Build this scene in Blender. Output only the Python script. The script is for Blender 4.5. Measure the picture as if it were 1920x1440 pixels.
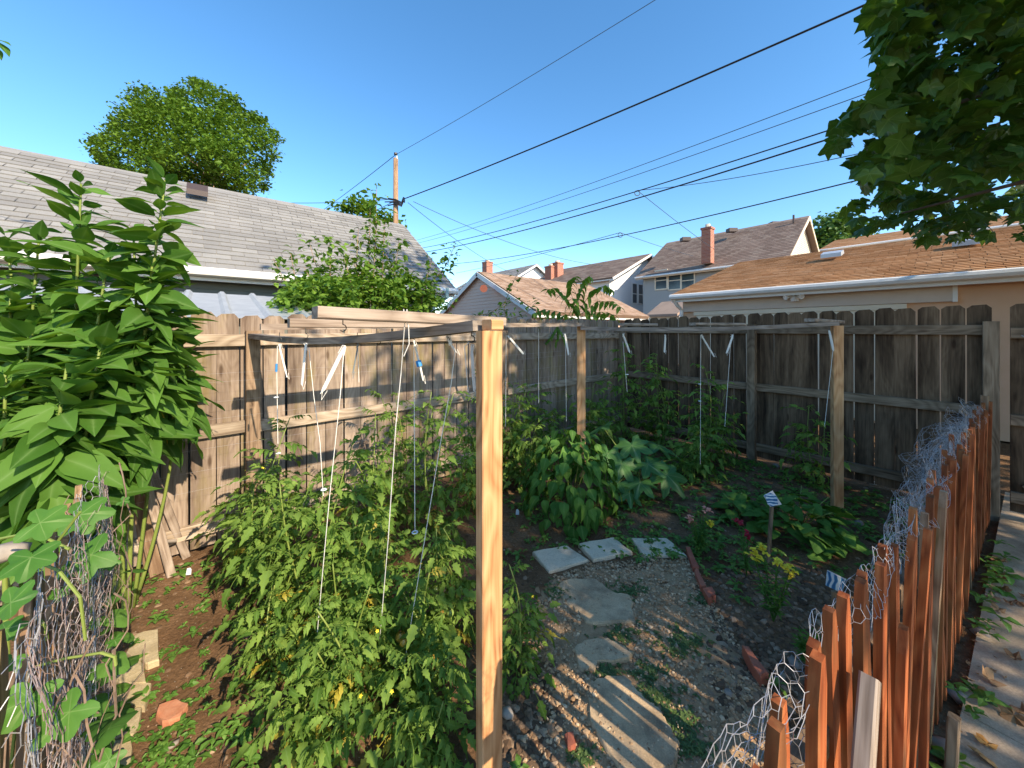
import bpy, math, random
from mathutils import Vector, Matrix, noise
R = random.Random(11)
rad = math.radians
for o in list(bpy.data.objects):
    bpy.data.objects.remove(o)
scene = bpy.context.scene
COL = scene.collection

# ------------------------------------------------------------------ camera, sky, sun, exposure
F, HZ, EYE = 680.0, 620.0, 1.6            # focal length and horizon row in photo pixels, eye height
cd = bpy.data.cameras.new('camera')
cd.sensor_width = 36.0
cd.lens = 36.0 * F / 1920.0
cd.shift_y = -(720.0 - HZ) / 1920.0
cd.clip_start = 0.05
cd.clip_end = 2000
cam = bpy.data.objects.new('camera', cd)
cam.location = (0, 0, EYE)
cam.rotation_euler = (rad(90), 0, 0)
COL.objects.link(cam)
scene.camera = cam

SUN_EL, SUN_AZ = rad(33), rad(134)        # azimuth clockwise from +Y
sdir = Vector((math.sin(SUN_AZ) * math.cos(SUN_EL), math.cos(SUN_AZ) * math.cos(SUN_EL), math.sin(SUN_EL)))
w = bpy.data.worlds.new('World')
scene.world = w
w.use_nodes = True
nt = w.node_tree
sky = nt.nodes.new('ShaderNodeTexSky')
sky.sky_type = 'NISHITA'
sky.sun_disc = False
sky.sun_elevation = SUN_EL
sky.sun_rotation = SUN_AZ
sky.air_density = 1.0
sky.dust_density = 0.3
sky.ozone_density = 2.5
hs = nt.nodes.new('ShaderNodeHueSaturation')
hs.inputs['Saturation'].default_value = 1.22
hs.inputs['Hue'].default_value = 0.496
nt.links.new(sky.outputs[0], hs.inputs['Color'])
nt.links.new(hs.outputs[0], nt.nodes['Background'].inputs[0])
nt.nodes['Background'].inputs[1].default_value = 0.15
sl = bpy.data.lights.new('sun', 'SUN')
sl.energy = 3.9
sl.angle = rad(0.55)
sl.color = (1.0, 0.84, 0.63)
so = bpy.data.objects.new('sun', sl)
so.rotation_euler = sdir.to_track_quat('Z', 'Y').to_euler()
so.location = (6, -6, 12)
COL.objects.link(so)
scene.view_settings.view_transform = 'Standard'
scene.view_settings.look = 'None'
scene.view_settings.gamma = 1
scene.cycles.max_bounces = 7
scene.cycles.diffuse_bounces = 3
scene.cycles.glossy_bounces = 2
scene.cycles.transmission_bounces = 3
scene.view_settings.exposure = 1.05

# ------------------------------------------------------------------ helpers
def at(px, py, Y):
    return Vector(((px - 960) / F * Y, Y, EYE + (HZ - py) / F * Y))
def G(px, py, z=0.0):
    Y = (EYE - z) * F / (py - HZ)
    return Vector(((px - 960) / F * Y, Y, z))
def proj(p):
    return (960 + F * p.x / p.y, HZ - F * (p.z - EYE) / p.y)

class MB:
    def __init__(s):
        s.v, s.f, s.rib = [], [], []
    def add(s, vs, fs, rib=None):
        b = len(s.v)
        s.v += [tuple(q) for q in vs]
        s.f += [tuple(b + i for i in f) for f in fs]
        s.rib += rib if rib else [0.0] * len(vs)
    def merge(s, o, M):
        s.add([M @ Vector(q) for q in o.v], o.f, list(o.rib))
    def box(s, c, size, M=None):
        x, y, z = size[0] / 2, size[1] / 2, size[2] / 2
        vs = [Vector((i * x, j * y, k * z)) for i in (-1, 1) for j in (-1, 1) for k in (-1, 1)]
        vs = [(M @ q if M else q) + Vector(c) for q in vs]
        s.add(vs, [(0, 1, 3, 2), (4, 6, 7, 5), (0, 4, 5, 1), (2, 3, 7, 6), (0, 2, 6, 4), (1, 5, 7, 3)])
    def prism(s, poly, z0, z1):
        n = len(poly)
        vs = [(p[0], p[1], z0) for p in poly] + [(p[0], p[1], z1) for p in poly]
        a = sum(poly[i][0] * poly[(i + 1) % n][1] - poly[(i + 1) % n][0] * poly[i][1] for i in range(n))
        fs = [tuple(range(n, 2 * n)), tuple(range(n - 1, -1, -1))] + [(i, (i + 1) % n, n + (i + 1) % n, n + i) for i in range(n)]
        if a < 0:
            fs = [f[::-1] for f in fs]
        s.add(vs, fs)
    def extrude(s, poly, d):
        n = len(poly)
        d = Vector(d)
        vs = [Vector(p) for p in poly] + [Vector(p) + d for p in poly]
        s.add(vs, [tuple(range(n - 1, -1, -1)), tuple(range(n, 2 * n))] + [(i, (i + 1) % n, n + (i + 1) % n, n + i) for i in range(n)])
    def quad(s, a, b, c, d):
        s.add([a, b, c, d], [(0, 1, 2, 3)])
    def tube(s, pts, r, k=5, r2=None, cap=True):
        pts = [Vector(p) for p in pts]
        n = len(pts)
        vs = []
        up = Vector((0, 0, 1))
        prev = None
        for i, p in enumerate(pts):
            d = (pts[min(i + 1, n - 1)] - pts[max(i - 1, 0)])
            if d.length < 1e-9:
                d = Vector((0, 0, 1))
            d.normalize()
            if prev is None:
                a = d.cross(up)
                if a.length < 0.05:
                    a = d.cross(Vector((1, 0, 0)))
            else:
                a = prev - d * prev.dot(d)
                if a.length < 1e-6:
                    a = d.cross(Vector((1, 0.3, 0)))
            a.normalize()
            prev = a
            b = d.cross(a)
            rr = r if r2 is None else r + (r2 - r) * i / (n - 1)
            for j in range(k):
                t = 2 * math.pi * j / k
                vs.append(p + (a * math.cos(t) + b * math.sin(t)) * rr)
        fs = []
        for i in range(n - 1):
            for j in range(k):
                q = (j + 1) % k
                fs.append((i * k + j, i * k + q, (i + 1) * k + q, (i + 1) * k + j))
        if cap:
            fs.append(tuple(range(k - 1, -1, -1)))
            fs.append(tuple(range((n - 1) * k, n * k)))
        s.add(vs, fs)
    def mesh(s, name, mat, smooth=False):
        me = bpy.data.meshes.new(name)
        me.from_pydata(s.v, [], s.f)
        if mat:
            me.materials.append(mat)
        if any(s.rib):
            a = me.attributes.new('rib', 'FLOAT', 'POINT')
            a.data.foreach_set('value', s.rib)
        if smooth:
            me.polygons.foreach_set('use_smooth', [True] * len(me.polygons))
        me.update()
        return me
    def build(s, name, mat, parent=None, smooth=False):
        return put(name, s.mesh(name, mat, smooth), Matrix.Identity(4), parent)

def put(name, me, M, parent=None):
    o = bpy.data.objects.new(name, me)
    COL.objects.link(o)
    if parent is not None:
        o.parent = parent
        q = parent
        off = Vector((0, 0, 0))
        o.matrix_parent_inverse = world_of(parent).inverted()
    o.matrix_basis = M
    W_[o.name] = M.copy()
    return o
W_ = {}
def world_of(o):
    return W_[o.name]
def thing(name, label, cat, loc=(0, 0, 0), group=None):
    o = bpy.data.objects.new(name, None)
    o.empty_display_size = 0.1
    COL.objects.link(o)
    M = Matrix.Translation(Vector(loc))
    o.matrix_basis = M
    W_[o.name] = M
    return tag(o, label, cat, group)
def tag(o, label, cat, group=None):
    o['label'] = label
    o['category'] = cat
    if group:
        o['group'] = group
    return o
def struct(o):
    o['kind'] = 'structure'
    return o
def stuff(o, label=None, cat=None):
    o['kind'] = 'stuff'
    if label:
        o['label'] = label
        o['category'] = cat
    return o

# lumber: length along local Z, chamfered edges
LUM = {}
def lumber_mesh(w_, t_, L, mat, key=None, ch=0.004):
    k = (round(w_, 3), round(t_, 3), round(L, 3), mat.name)
    if k in LUM:
        return LUM[k]
    x, y = w_ / 2, t_ / 2
    ring = [(x - ch, -y), (x, -y + ch), (x, y - ch), (x - ch, y), (-x + ch, y), (-x, y - ch), (-x, -y + ch), (-x + ch, -y)]
    m = MB()
    zs = [0, L * .33, L * .66, L]
    vs = []
    for z in zs:
        vs += [(p[0], p[1], z) for p in ring]
    fs = [tuple(range(7, -1, -1)), tuple(range(24, 32))]
    for i in range(3):
        for j in range(8):
            q = (j + 1) % 8
            fs.append((i * 8 + j, i * 8 + q, i * 8 + 8 + q, i * 8 + 8 + j))
    m.add(vs, fs)
    LUM[k] = m.mesh('lumber', mat)
    return LUM[k]
def orient(p0, p1, side=None):
    z = (Vector(p1) - Vector(p0)).normalized()
    x = Vector(side) if side is not None else Vector((0, 0, 1)).cross(z)
    x = x - z * x.dot(z)
    if x.length < 1e-4:
        x = Vector((1, 0, 0)) - z * z.x
    x.normalize()
    y = z.cross(x)
    M = Matrix((x, y, z)).transposed().to_4x4()
    M.translation = Vector(p0)
    return M
def lumber(name, p0, p1, w_, t_, mat, parent, side=None):
    return put(name, lumber_mesh(w_, t_, (Vector(p1) - Vector(p0)).length, mat), orient(p0, p1, side), parent)

# ------------------------------------------------------------------ materials
def newmat(name):
    m = bpy.data.materials.new(name)
    m.use_nodes = True
    n = m.node_tree
    return m, n, n.nodes['Principled BSDF']
def N(n, t, **kw):
    x = n.nodes.new(t)
    for k, v in kw.items():
        if hasattr(x, k):
            setattr(x, k, v)
        else:
            x.inputs[k].default_value = v
    return x
def ramp(n, fac, stops):
    r = n.nodes.new('ShaderNodeValToRGB')
    while len(r.color_ramp.elements) < len(stops):
        r.color_ramp.elements.new(0.5)
    for e, (p, c) in zip(r.color_ramp.elements, stops):
        e.position = p
        e.color = (c[0], c[1], c[2], 1)
    n.links.new(fac, r.inputs[0])
    return r.outputs[0]
def mixc(n, fac, a, b, mode='MIX'):
    x = n.nodes.new('ShaderNodeMix')
    x.data_type = 'RGBA'
    x.blend_type = mode
    for v, i in ((fac, 0), (a, 6), (b, 7)):
        if hasattr(v, 'is_output'):
            n.links.new(v, x.inputs[i])
        elif i == 0:
            x.inputs[0].default_value = v
        else:
            x.inputs[i].default_value = (v[0], v[1], v[2], 1)
    return x.outputs[2]
def math_(n, op, a, b=0.0):
    x = n.nodes.new('ShaderNodeMath')
    x.operation = op
    for i, v in enumerate((a, b)):
        if hasattr(v, 'is_output'):
            n.links.new(v, x.inputs[i])
        else:
            x.inputs[i].default_value = v
    return x.outputs[0]
def ocoords(n, scale, per_object=True):
    tc = n.nodes.new('ShaderNodeTexCoord')
    v = tc.outputs['Object']
    if per_object:
        oi = n.nodes.new('ShaderNodeObjectInfo')
        k = math_(n, 'MULTIPLY', oi.outputs['Random'], 40.0)
        a = n.nodes.new('ShaderNodeVectorMath')
        a.operation = 'ADD'
        n.links.new(v, a.inputs[0])
        n.links.new(k, a.inputs[1])
        v = a.outputs[0]
    mp = n.nodes.new('ShaderNodeMapping')
    mp.inputs['Scale'].default_value = scale
    n.links.new(v, mp.inputs['Vector'])
    return mp.outputs[0]
def noise_(n, vec, scale, detail=4, rough=0.55, dist=0.0):
    t = N(n, 'ShaderNodeTexNoise')
    t.inputs['Scale'].default_value = scale
    t.inputs['Detail'].default_value = detail
    t.inputs['Roughness'].default_value = rough
    t.inputs['Distortion'].default_value = dist
    if vec is not None:
        n.links.new(vec, t.inputs['Vector'])
    return t.outputs['Fac']
def bump(n, bsdf, h, strength=0.3, dist=0.01):
    b = n.nodes.new('ShaderNodeBump')
    b.inputs['Strength'].default_value = strength
    b.inputs['Distance'].default_value = dist
    n.links.new(h, b.inputs['Height'])
    n.links.new(b.outputs[0], bsdf.inputs['Normal'])

def wood(name, stops, stain=(0.35, 0.33, 0.3), stain_amt=0.6, algae=None, grain=(85, 85, 3.2), knots=True, var=0.35, rough=0.85, stain_lo=0.42, fg=0.42):
    m, n, b = newmat(name)
    v = ocoords(n, grain)
    g = noise_(n, v, 1.0, 5, 0.6, 0.4)
    # cathedral figure: bands across the board, bent by slow noise along it
    big = noise_(n, ocoords(n, (4, 4, 1.1)), 1.0, 2, 0.5, 0.0)
    bandv = math_(n, 'MULTIPLY', big, 16.0)
    fig = math_(n, 'ABSOLUTE', math_(n, 'SUBTRACT', math_(n, 'FRACT', bandv), 0.5))
    gg = math_(n, 'ADD', math_(n, 'ADD', math_(n, 'MULTIPLY', g, 0.62), math_(n, 'MULTIPLY', fig, fg)), 0.08 + (0.42 - fg) * 0.25)
    c = ramp(n, gg, stops)
    # weather stains running with the grain
    s = noise_(n, ocoords(n, (7, 7, 0.9)), 1.2, 5, 0.6, 0.3)
    mask = ramp(n, s, [(stain_lo, (0, 0, 0)), (stain_lo + 0.25, (1, 1, 1))])
    mm = n.nodes.new('ShaderNodeRGBToBW')
    n.links.new(mask, mm.inputs[0])
    c = mixc(n, math_(n, 'MULTIPLY', mm.outputs[0], stain_amt), c, stain, 'MULTIPLY')
    if knots:
        vo = N(n, 'ShaderNodeTexVoronoi')
        vo.inputs['Scale'].default_value = 1.0
        n.links.new(ocoords(n, (9, 9, 2.6)), vo.inputs['Vector'])
        k = ramp(n, vo.outputs['Distance'], [(0.07, (0.22, 0.15, 0.1)), (0.16, (1, 1, 1))])
        c = mixc(n, 0.75, c, k, 'MULTIPLY')
    if algae:
        al = noise_(n, ocoords(n, (5, 5, 1.2)), 1.5, 5, 0.65)
        am = n.nodes.new('ShaderNodeRGBToBW')
        n.links.new(ramp(n, al, [(0.5, (0, 0, 0)), (0.68, (1, 1, 1))]), am.inputs[0])
        c = mixc(n, math_(n, 'MULTIPLY', am.outputs[0], 0.6), c, algae)
    oi = n.nodes.new('ShaderNodeObjectInfo')
    f = math_(n, 'ADD', math_(n, 'MULTIPLY', oi.outputs['Random'], var), 1.0 - var * 0.6)
    vm = n.nodes.new('ShaderNodeVectorMath')
    vm.operation = 'SCALE'
    n.links.new(c, vm.inputs[0])
    n.links.new(f, vm.inputs['Scale'])
    n.links.new(vm.outputs[0], b.inputs['Base Color'])
    b.inputs['Roughness'].default_value = rough
    b.inputs['Specular IOR Level'].default_value = 0.25
    bump(n, b, gg, 0.35, 0.002)
    return m
def plain(name, col, rough=0.7, nscale=None, col2=None, metal=0.0, bmp=0.0, spec=0.4):
    m, n, b = newmat(name)
    b.inputs['Roughness'].default_value = rough
    b.inputs['Metallic'].default_value = metal
    b.inputs['Specular IOR Level'].default_value = spec
    if nscale:
        f = noise_(n, ocoords(n, (1, 1, 1)), nscale, 6, 0.65)
        c = ramp(n, f, [(0.3, col), (0.7, col2 or col)])
        n.links.new(c, b.inputs['Base Color'])
        if bmp:
            bump(n, b, f, bmp, 0.01)
    else:
        b.inputs['Base Color'].default_value = (*col, 1)
    return m
def grime(name, a, b_, dirt):
    m, n, b = newmat(name)
    g = n.nodes.new('ShaderNodeNewGeometry')
    p = g.outputs['Position']
    f = noise_(n, p, 9, 8, 0.7)
    c = ramp(n, f, [(0.3, a), (0.7, b_)])
    k = n.nodes.new('ShaderNodeRGBToBW')
    n.links.new(ramp(n, noise_(n, p, 5.5, 6, 0.65, 0.4), [(0.48, (0, 0, 0)), (0.66, (1, 1, 1))]), k.inputs[0])
    c = mixc(n, math_(n, 'MULTIPLY', k.outputs[0], dirt), c, (0.13, 0.09, 0.06))
    sp = noise_(n, p, 160, 3, 0.6)
    c = mixc(n, 0.5, c, ramp(n, sp, [(0.3, (0.6, 0.58, 0.55)), (0.65, (1.15, 1.13, 1.1))]), 'MULTIPLY')
    n.links.new(c, b.inputs['Base Color'])
    b.inputs['Roughness'].default_value = 0.93
    b.inputs['Specular IOR Level'].default_value = 0.15
    bump(n, b, math_(n, 'ADD', f, math_(n, 'MULTIPLY', sp, .25)), 0.6, 0.006)
    return m
def leafmat(name, a, b_, rib=(0.2, 0.32, 0.1), trans=0.35, rough=0.5, tcol=None, spec=0.35):
    m, n, b = newmat(name)
    gi = n.nodes.new('ShaderNodeNewGeometry')
    oi = n.nodes.new('ShaderNodeObjectInfo')
    f = math_(n, 'FRACT', math_(n, 'ADD', gi.outputs['Random Per Island'], oi.outputs['Random']))
    nz = noise_(n, ocoords(n, (1, 1, 1)), 14.0, 3)
    f2 = math_(n, 'ADD', math_(n, 'MULTIPLY', f, 0.75), math_(n, 'MULTIPLY', nz, 0.3))
    c = ramp(n, f2, [(0.1, a), (0.9, b_)])
    at_ = n.nodes.new('ShaderNodeAttribute')
    at_.attribute_name = 'rib'
    rb = math_(n, 'MULTIPLY', math_(n, 'POWER', at_.outputs['Fac'], 9.0), 0.55)
    c = mixc(n, rb, c, rib)
    n.links.new(c, b.inputs['Base Color'])
    b.inputs['Roughness'].default_value = rough
    b.inputs['Specular IOR Level'].default_value = spec
    tr = n.nodes.new('ShaderNodeBsdfTranslucent')
    tcn = mixc(n, 1.0, c, tcol or (1.5, 1.35, 0.5), 'MULTIPLY')
    n.links.new(tcn, tr.inputs['Color'])
    mx = n.nodes.new('ShaderNodeMixShader')
    mx.inputs[0].default_value = trans
    n.links.new(b.outputs[0], mx.inputs[1])
    n.links.new(tr.outputs[0], mx.inputs[2])
    n.links.new(mx.outputs[0], n.nodes['Material Output'].inputs['Surface'])
    return m
def islandmat(name, stops, rough=0.85, nscale=30):
    m, n, b = newmat(name)
    gi = n.nodes.new('ShaderNodeNewGeometry')
    oi = n.nodes.new('ShaderNodeObjectInfo')
    f = math_(n, 'FRACT', math_(n, 'ADD', gi.outputs['Random Per Island'], oi.outputs['Random']))
    c = ramp(n, f, stops)
    nz = noise_(n, ocoords(n, (1, 1, 1)), nscale, 4)
    c = mixc(n, 0.6, c, ramp(n, nz, [(0.3, (0.6, 0.6, 0.6)), (0.7, (1.15, 1.15, 1.15))]), 'MULTIPLY')
    n.links.new(c, b.inputs['Base Color'])
    b.inputs['Roughness'].default_value = rough
    b.inputs['Specular IOR Level'].default_value = 0.2
    return m

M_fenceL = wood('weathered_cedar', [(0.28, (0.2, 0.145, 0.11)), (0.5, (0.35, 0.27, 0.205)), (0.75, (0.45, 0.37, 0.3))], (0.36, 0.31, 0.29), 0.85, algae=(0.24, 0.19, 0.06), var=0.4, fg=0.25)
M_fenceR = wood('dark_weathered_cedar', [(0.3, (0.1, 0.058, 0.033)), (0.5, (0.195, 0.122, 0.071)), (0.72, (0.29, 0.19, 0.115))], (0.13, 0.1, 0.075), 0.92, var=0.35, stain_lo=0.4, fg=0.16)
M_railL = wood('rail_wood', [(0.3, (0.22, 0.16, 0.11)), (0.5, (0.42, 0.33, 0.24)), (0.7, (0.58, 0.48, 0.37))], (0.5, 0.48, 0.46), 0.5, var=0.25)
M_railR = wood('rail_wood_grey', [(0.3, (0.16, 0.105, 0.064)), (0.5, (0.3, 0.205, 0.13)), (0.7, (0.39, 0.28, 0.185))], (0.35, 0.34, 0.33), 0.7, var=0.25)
M_post = wood('new_pine', [(0.32, (0.38, 0.165, 0.065)), (0.5, (0.56, 0.3, 0.135)), (0.7, (0.67, 0.4, 0.205))], (0.75, 0.7, 0.65), 0.25, grain=(75, 75, 2.2), var=0.12, rough=0.7)
M_beam = wood('silvered_beam', [(0.3, (0.2, 0.145, 0.105)), (0.5, (0.37, 0.29, 0.225)), (0.7, (0.5, 0.41, 0.33))], (0.5, 0.48, 0.48), 0.5, var=0.2)
M_beamD = wood('grey_beam', [(0.3, (0.13, 0.105, 0.085)), (0.5, (0.27, 0.225, 0.185)), (0.7, (0.4, 0.34, 0.28))], (0.4, 0.4, 0.42), 0.6, var=0.2)
M_picket = wood('red_stained_picket', [(0.3, (0.19, 0.043, 0.012)), (0.5, (0.38, 0.1, 0.028)), (0.7, (0.52, 0.18, 0.062))], (0.3, 0.25, 0.2), 0.8, algae=(0.14, 0.085, 0.03), grain=(85, 85, 2.5), knots=False, var=0.7, rough=0.75)
M_picketO = wood('worn_picket', [(0.3, (0.13, 0.07, 0.04)), (0.5, (0.26, 0.16, 0.095)), (0.7, (0.42, 0.29, 0.18))], (0.4, 0.38, 0.35), 0.6, algae=(0.16, 0.14, 0.03), grain=(85, 85, 2.5), knots=False, var=0.4)
M_pole = wood('pole_wood', [(0.3, (0.2, 0.11, 0.06)), (0.5, (0.34, 0.21, 0.12)), (0.7, (0.46, 0.31, 0.2))], knots=False)
M_white = plain('white_paint', (0.75, 0.74, 0.7), 0.55, 6, (0.82, 0.81, 0.78))
M_cream = plain('cream_paint', (0.72, 0.62, 0.47), 0.6, 5, (0.78, 0.68, 0.53))
M_twine = plain('white_twine', (0.78, 0.76, 0.7), 0.8)
M_twineG = plain('grey_twine', (0.2, 0.24, 0.27), 0.8)
M_blue = plain('blue_tape', (0.03, 0.25, 0.6), 0.5)
M_wire = plain('galvanised_wire', (0.34, 0.32, 0.31), 0.55, 9, (0.5, 0.49, 0.5), metal=0.5)
M_rust = plain('rusty_wire', (0.2, 0.12, 0.085), 0.8, 20, (0.32, 0.27, 0.27))
M_hook = plain('dark_steel', (0.08, 0.075, 0.07), 0.5, metal=0.6)
M_cable = plain('black_cable', (0.012, 0.013, 0.016), 0.6)
M_cableB = plain('grey_cable', (0.05, 0.075, 0.11), 0.6)
M_clip = plain('clear_plastic_clip', (0.7, 0.74, 0.76), 0.3)
M_brick = plain('red_brick', (0.34, 0.085, 0.05), 0.9, 9, (0.46, 0.16, 0.09), bmp=0.4)
M_brickO = plain('orange_brick', (0.48, 0.17, 0.08), 0.9, 14, (0.6, 0.3, 0.18), bmp=0.5)
M_stone = grime('limestone_edging', (0.42, 0.33, 0.19), (0.6, 0.5, 0.32), 0.4)
M_paver = grime('pale_concrete_paver', (0.7, 0.57, 0.4), (0.8, 0.68, 0.5), 0.3)
M_slab = grime('grey_concrete_slab', (0.48, 0.34, 0.2), (0.64, 0.48, 0.3), 0.6)
M_walk = grime('walk_concrete', (0.42, 0.31, 0.21), (0.56, 0.44, 0.31), 0.4)
M_rock = islandmat('field_stone', [(0, (0.3, 0.25, 0.2)), (0.5, (0.42, 0.37, 0.31)), (1, (0.24, 0.2, 0.17))])
M_gravel = islandmat('pea_gravel', [(0, (0.26, 0.15, 0.075)), (0.3, (0.46, 0.29, 0.155)), (0.55, (0.58, 0.4, 0.235)), (0.7, (0.33, 0.22, 0.13)), (0.88, (0.76, 0.57, 0.36)), (1, (0.5, 0.24, 0.1))])
M_clod = islandmat('soil_clod', [(0, (0.1, 0.06, 0.036)), (0.5, (0.19, 0.12, 0.072)), (0.85, (0.29, 0.195, 0.12)), (1, (0.42, 0.3, 0.2))])
M_dry = islandmat('dry_leaf', [(0, (0.2, 0.08, 0.03)), (0.4, (0.33, 0.16, 0.07)), (0.8, (0.42, 0.25, 0.12)), (1, (0.45, 0.2, 0.04))], 0.7)
M_glass = plain('window_glass', (0.05, 0.07, 0.09), 0.08, spec=0.8)
M_metalroof = plain('galvanised_roof', (0.42, 0.45, 0.48), 0.4, 8, (0.55, 0.58, 0.6), metal=0.35)
M_vent = plain('vent_dark', (0.07, 0.05, 0.045), 0.6)
M_teal = plain('teal_gutter', (0.3, 0.44, 0.46), 0.5)
M_stem = leafmat('green_stem', (0.16, 0.22, 0.04), (0.24, 0.3, 0.07), trans=0.05)
M_bark = plain('bark', (0.1, 0.07, 0.05), 0.95, 14, (0.2, 0.15, 0.11), bmp=0.8)
M_barkP = plain('pale_bark', (0.25, 0.16, 0.1), 0.95, 3, (0.36, 0.25, 0.17))
M_sunf = leafmat('sunroot_leaf', (0.045, 0.125, 0.016), (0.12, 0.25, 0.04), rib=(0.2, 0.33, 0.11), trans=0.35, rough=0.65, spec=0.15)
M_gourd = leafmat('vine_leaf', (0.055, 0.165, 0.02), (0.105, 0.25, 0.04), rib=(0.3, 0.42, 0.16), trans=0.35)
M_tom = leafmat('tomato_leaf', (0.07, 0.155, 0.022), (0.24, 0.36, 0.07), trans=0.38, rough=0.7, spec=0.12)
M_tomy = leafmat('yellowing_leaf', (0.34, 0.28, 0.03), (0.5, 0.42, 0.06), trans=0.35)
M_bean = leafmat('bush_leaf', (0.05, 0.135, 0.022), (0.12, 0.25, 0.045), trans=0.3, rough=0.65, spec=0.15)
M_squash = leafmat('squash_leaf', (0.045, 0.14, 0.03), (0.085, 0.21, 0.05), trans=0.3, rib=(0.25, 0.36, 0.18))
M_weed = leafmat('weed_leaf', (0.06, 0.16, 0.02), (0.16, 0.3, 0.05), trans=0.3)
M_tulip = leafmat('tulip_tree_leaf', (0.03, 0.085, 0.012), (0.08, 0.16, 0.024), trans=0.38, rough=0.45)
M_maple = leafmat('maple_foliage', (0.055, 0.125, 0.012), (0.14, 0.24, 0.026), trans=0.25, spec=0.15)
M_shrub = leafmat('shrub_leaf', (0.06, 0.15, 0.016), (0.19, 0.32, 0.045), trans=0.36, spec=0.15)
M_far = leafmat('far_foliage', (0.06, 0.14, 0.03), (0.11, 0.21, 0.05), trans=0.25)
M_yel = plain('yellow_petal', (0.8, 0.62, 0.03), 0.6)
M_red = plain('crimson_petal', (0.35, 0.005, 0.02), 0.6)
M_pink = plain('pink_petal', (0.75, 0.3, 0.2), 0.6)
M_greenfruit = plain('green_tomato', (0.3, 0.42, 0.1), 0.25, spec=0.6)
M_redfruit = plain('ripening_tomato', (0.6, 0.35, 0.06), 0.25, spec=0.6)
M_stake = wood('stake_wood', [(0.3, (0.2, 0.13, 0.08)), (0.5, (0.33, 0.23, 0.14)), (0.7, (0.42, 0.3, 0.2))], knots=False)

def sheetmat(name, kind):
    m, n, b = newmat(name)
    tc = n.nodes.new('ShaderNodeTexCoord')
    w_ = N(n, 'ShaderNodeTexWave')
    w_.wave_type = 'RINGS' if kind == 0 else 'BANDS'
    w_.inputs['Scale'].default_value = 14 if kind == 0 else 9
    w_.inputs['Distortion'].default_value = 7
    n.links.new(tc.outputs['Object'], w_.inputs['Vector'])
    c = ramp(n, w_.outputs['Fac'], [(0.2, (0.03, 0.16, 0.36)), (0.5, (0.12, 0.42, 0.68)), (0.75, (0.72, 0.82, 0.86))])
    n.links.new(c, b.inputs['Base Color'])
    b.inputs['Roughness'].default_value = 0.35
    return m
M_cardA, M_cardB = sheetmat('seed_card_swirl', 0), sheetmat('seed_card_stripe', 1)

def roofmat(name, a, b_, c_, streak=None):
    m, n, b = newmat(name)
    gi = n.nodes.new('ShaderNodeNewGeometry')
    oi = n.nodes.new('ShaderNodeObjectInfo')
    f = math_(n, 'FRACT', math_(n, 'ADD', gi.outputs['Random Per Island'], oi.outputs['Random']))
    c = ramp(n, f, [(0, a), (0.5, b_), (1, c_)])
    tc = n.nodes.new('ShaderNodeNewGeometry')
    nz = noise_(n, tc.outputs['Position'], 1.1, 6, 0.7)
    c = mixc(n, 0.6, c, ramp(n, nz, [(0.3, (0.7, 0.7, 0.7)), (0.7, (1.15, 1.13, 1.1))]), 'MULTIPLY')
    g = noise_(n, tc.outputs['Position'], 120, 2)
    c = mixc(n, 0.35, c, ramp(n, g, [(0.3, (0.5, 0.5, 0.5)), (0.7, (1.3, 1.3, 1.3))]), 'MULTIPLY')
    n.links.new(c, b.inputs['Base Color'])
    b.inputs['Roughness'].default_value = 0.95
    b.inputs['Specular IOR Level'].default_value = 0.15
    return m
M_shG = roofmat('grey_shingle', (0.225, 0.22, 0.212), (0.265, 0.26, 0.25), (0.305, 0.3, 0.287))
M_shO = roofmat('orange_shingle', (0.41, 0.205, 0.09), (0.48, 0.26, 0.125), (0.54, 0.32, 0.175))
M_shT = roofmat('tan_shingle', (0.3, 0.2, 0.14), (0.37, 0.26, 0.19), (0.42, 0.31, 0.24))
M_shB = roofmat('brown_shingle', (0.18, 0.13, 0.105), (0.23, 0.17, 0.14), (0.28, 0.22, 0.18))
M_peach = plain('peach_wall', (0.64, 0.4, 0.25), 0.85, 3, (0.7, 0.45, 0.3))
M_panel = plain('door_panel', (0.6, 0.49, 0.4), 0.6, 4, (0.66, 0.54, 0.44))
M_sidP = plain('pink_siding', (0.66, 0.47, 0.38), 0.6)
M_sidW = plain('white_siding', (0.76, 0.76, 0.76), 0.6)
M_sidG = plain('grey_siding', (0.34, 0.34, 0.33), 0.6)
M_sidC = plain('cream_siding', (0.66, 0.58, 0.46), 0.6)
M_sidD = plain('dark_wall', (0.16, 0.17, 0.15), 0.7)
def brickmat():
    m, n, b = newmat('chimney_brick')
    tc = n.nodes.new('ShaderNodeTexCoord')
    br = N(n, 'ShaderNodeTexBrick')
    br.inputs['Scale'].default_value = 1.0
    br.inputs['Brick Width'].default_value = 0.22
    br.inputs['Row Height'].default_value = 0.075
    br.inputs['Mortar Size'].default_value = 0.008
    br.inputs['Color1'].default_value = (0.33, 0.09, 0.05, 1)
    br.inputs['Color2'].default_value = (0.42, 0.15, 0.08, 1)
    br.inputs['Mortar'].default_value = (0.4, 0.33, 0.28, 1)
    mp = n.nodes.new('ShaderNodeMapping')
    mp.inputs['Rotation'].default_value = (rad(90), 0, 0)
    n.links.new(tc.outputs['Object'], mp.inputs['Vector'])
    n.links.new(mp.outputs[0], br.inputs['Vector'])
    n.links.new(br.outputs['Color'], b.inputs['Base Color'])
    b.inputs['Roughness'].default_value = 0.9
    return m
M_chim = brickmat()

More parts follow.
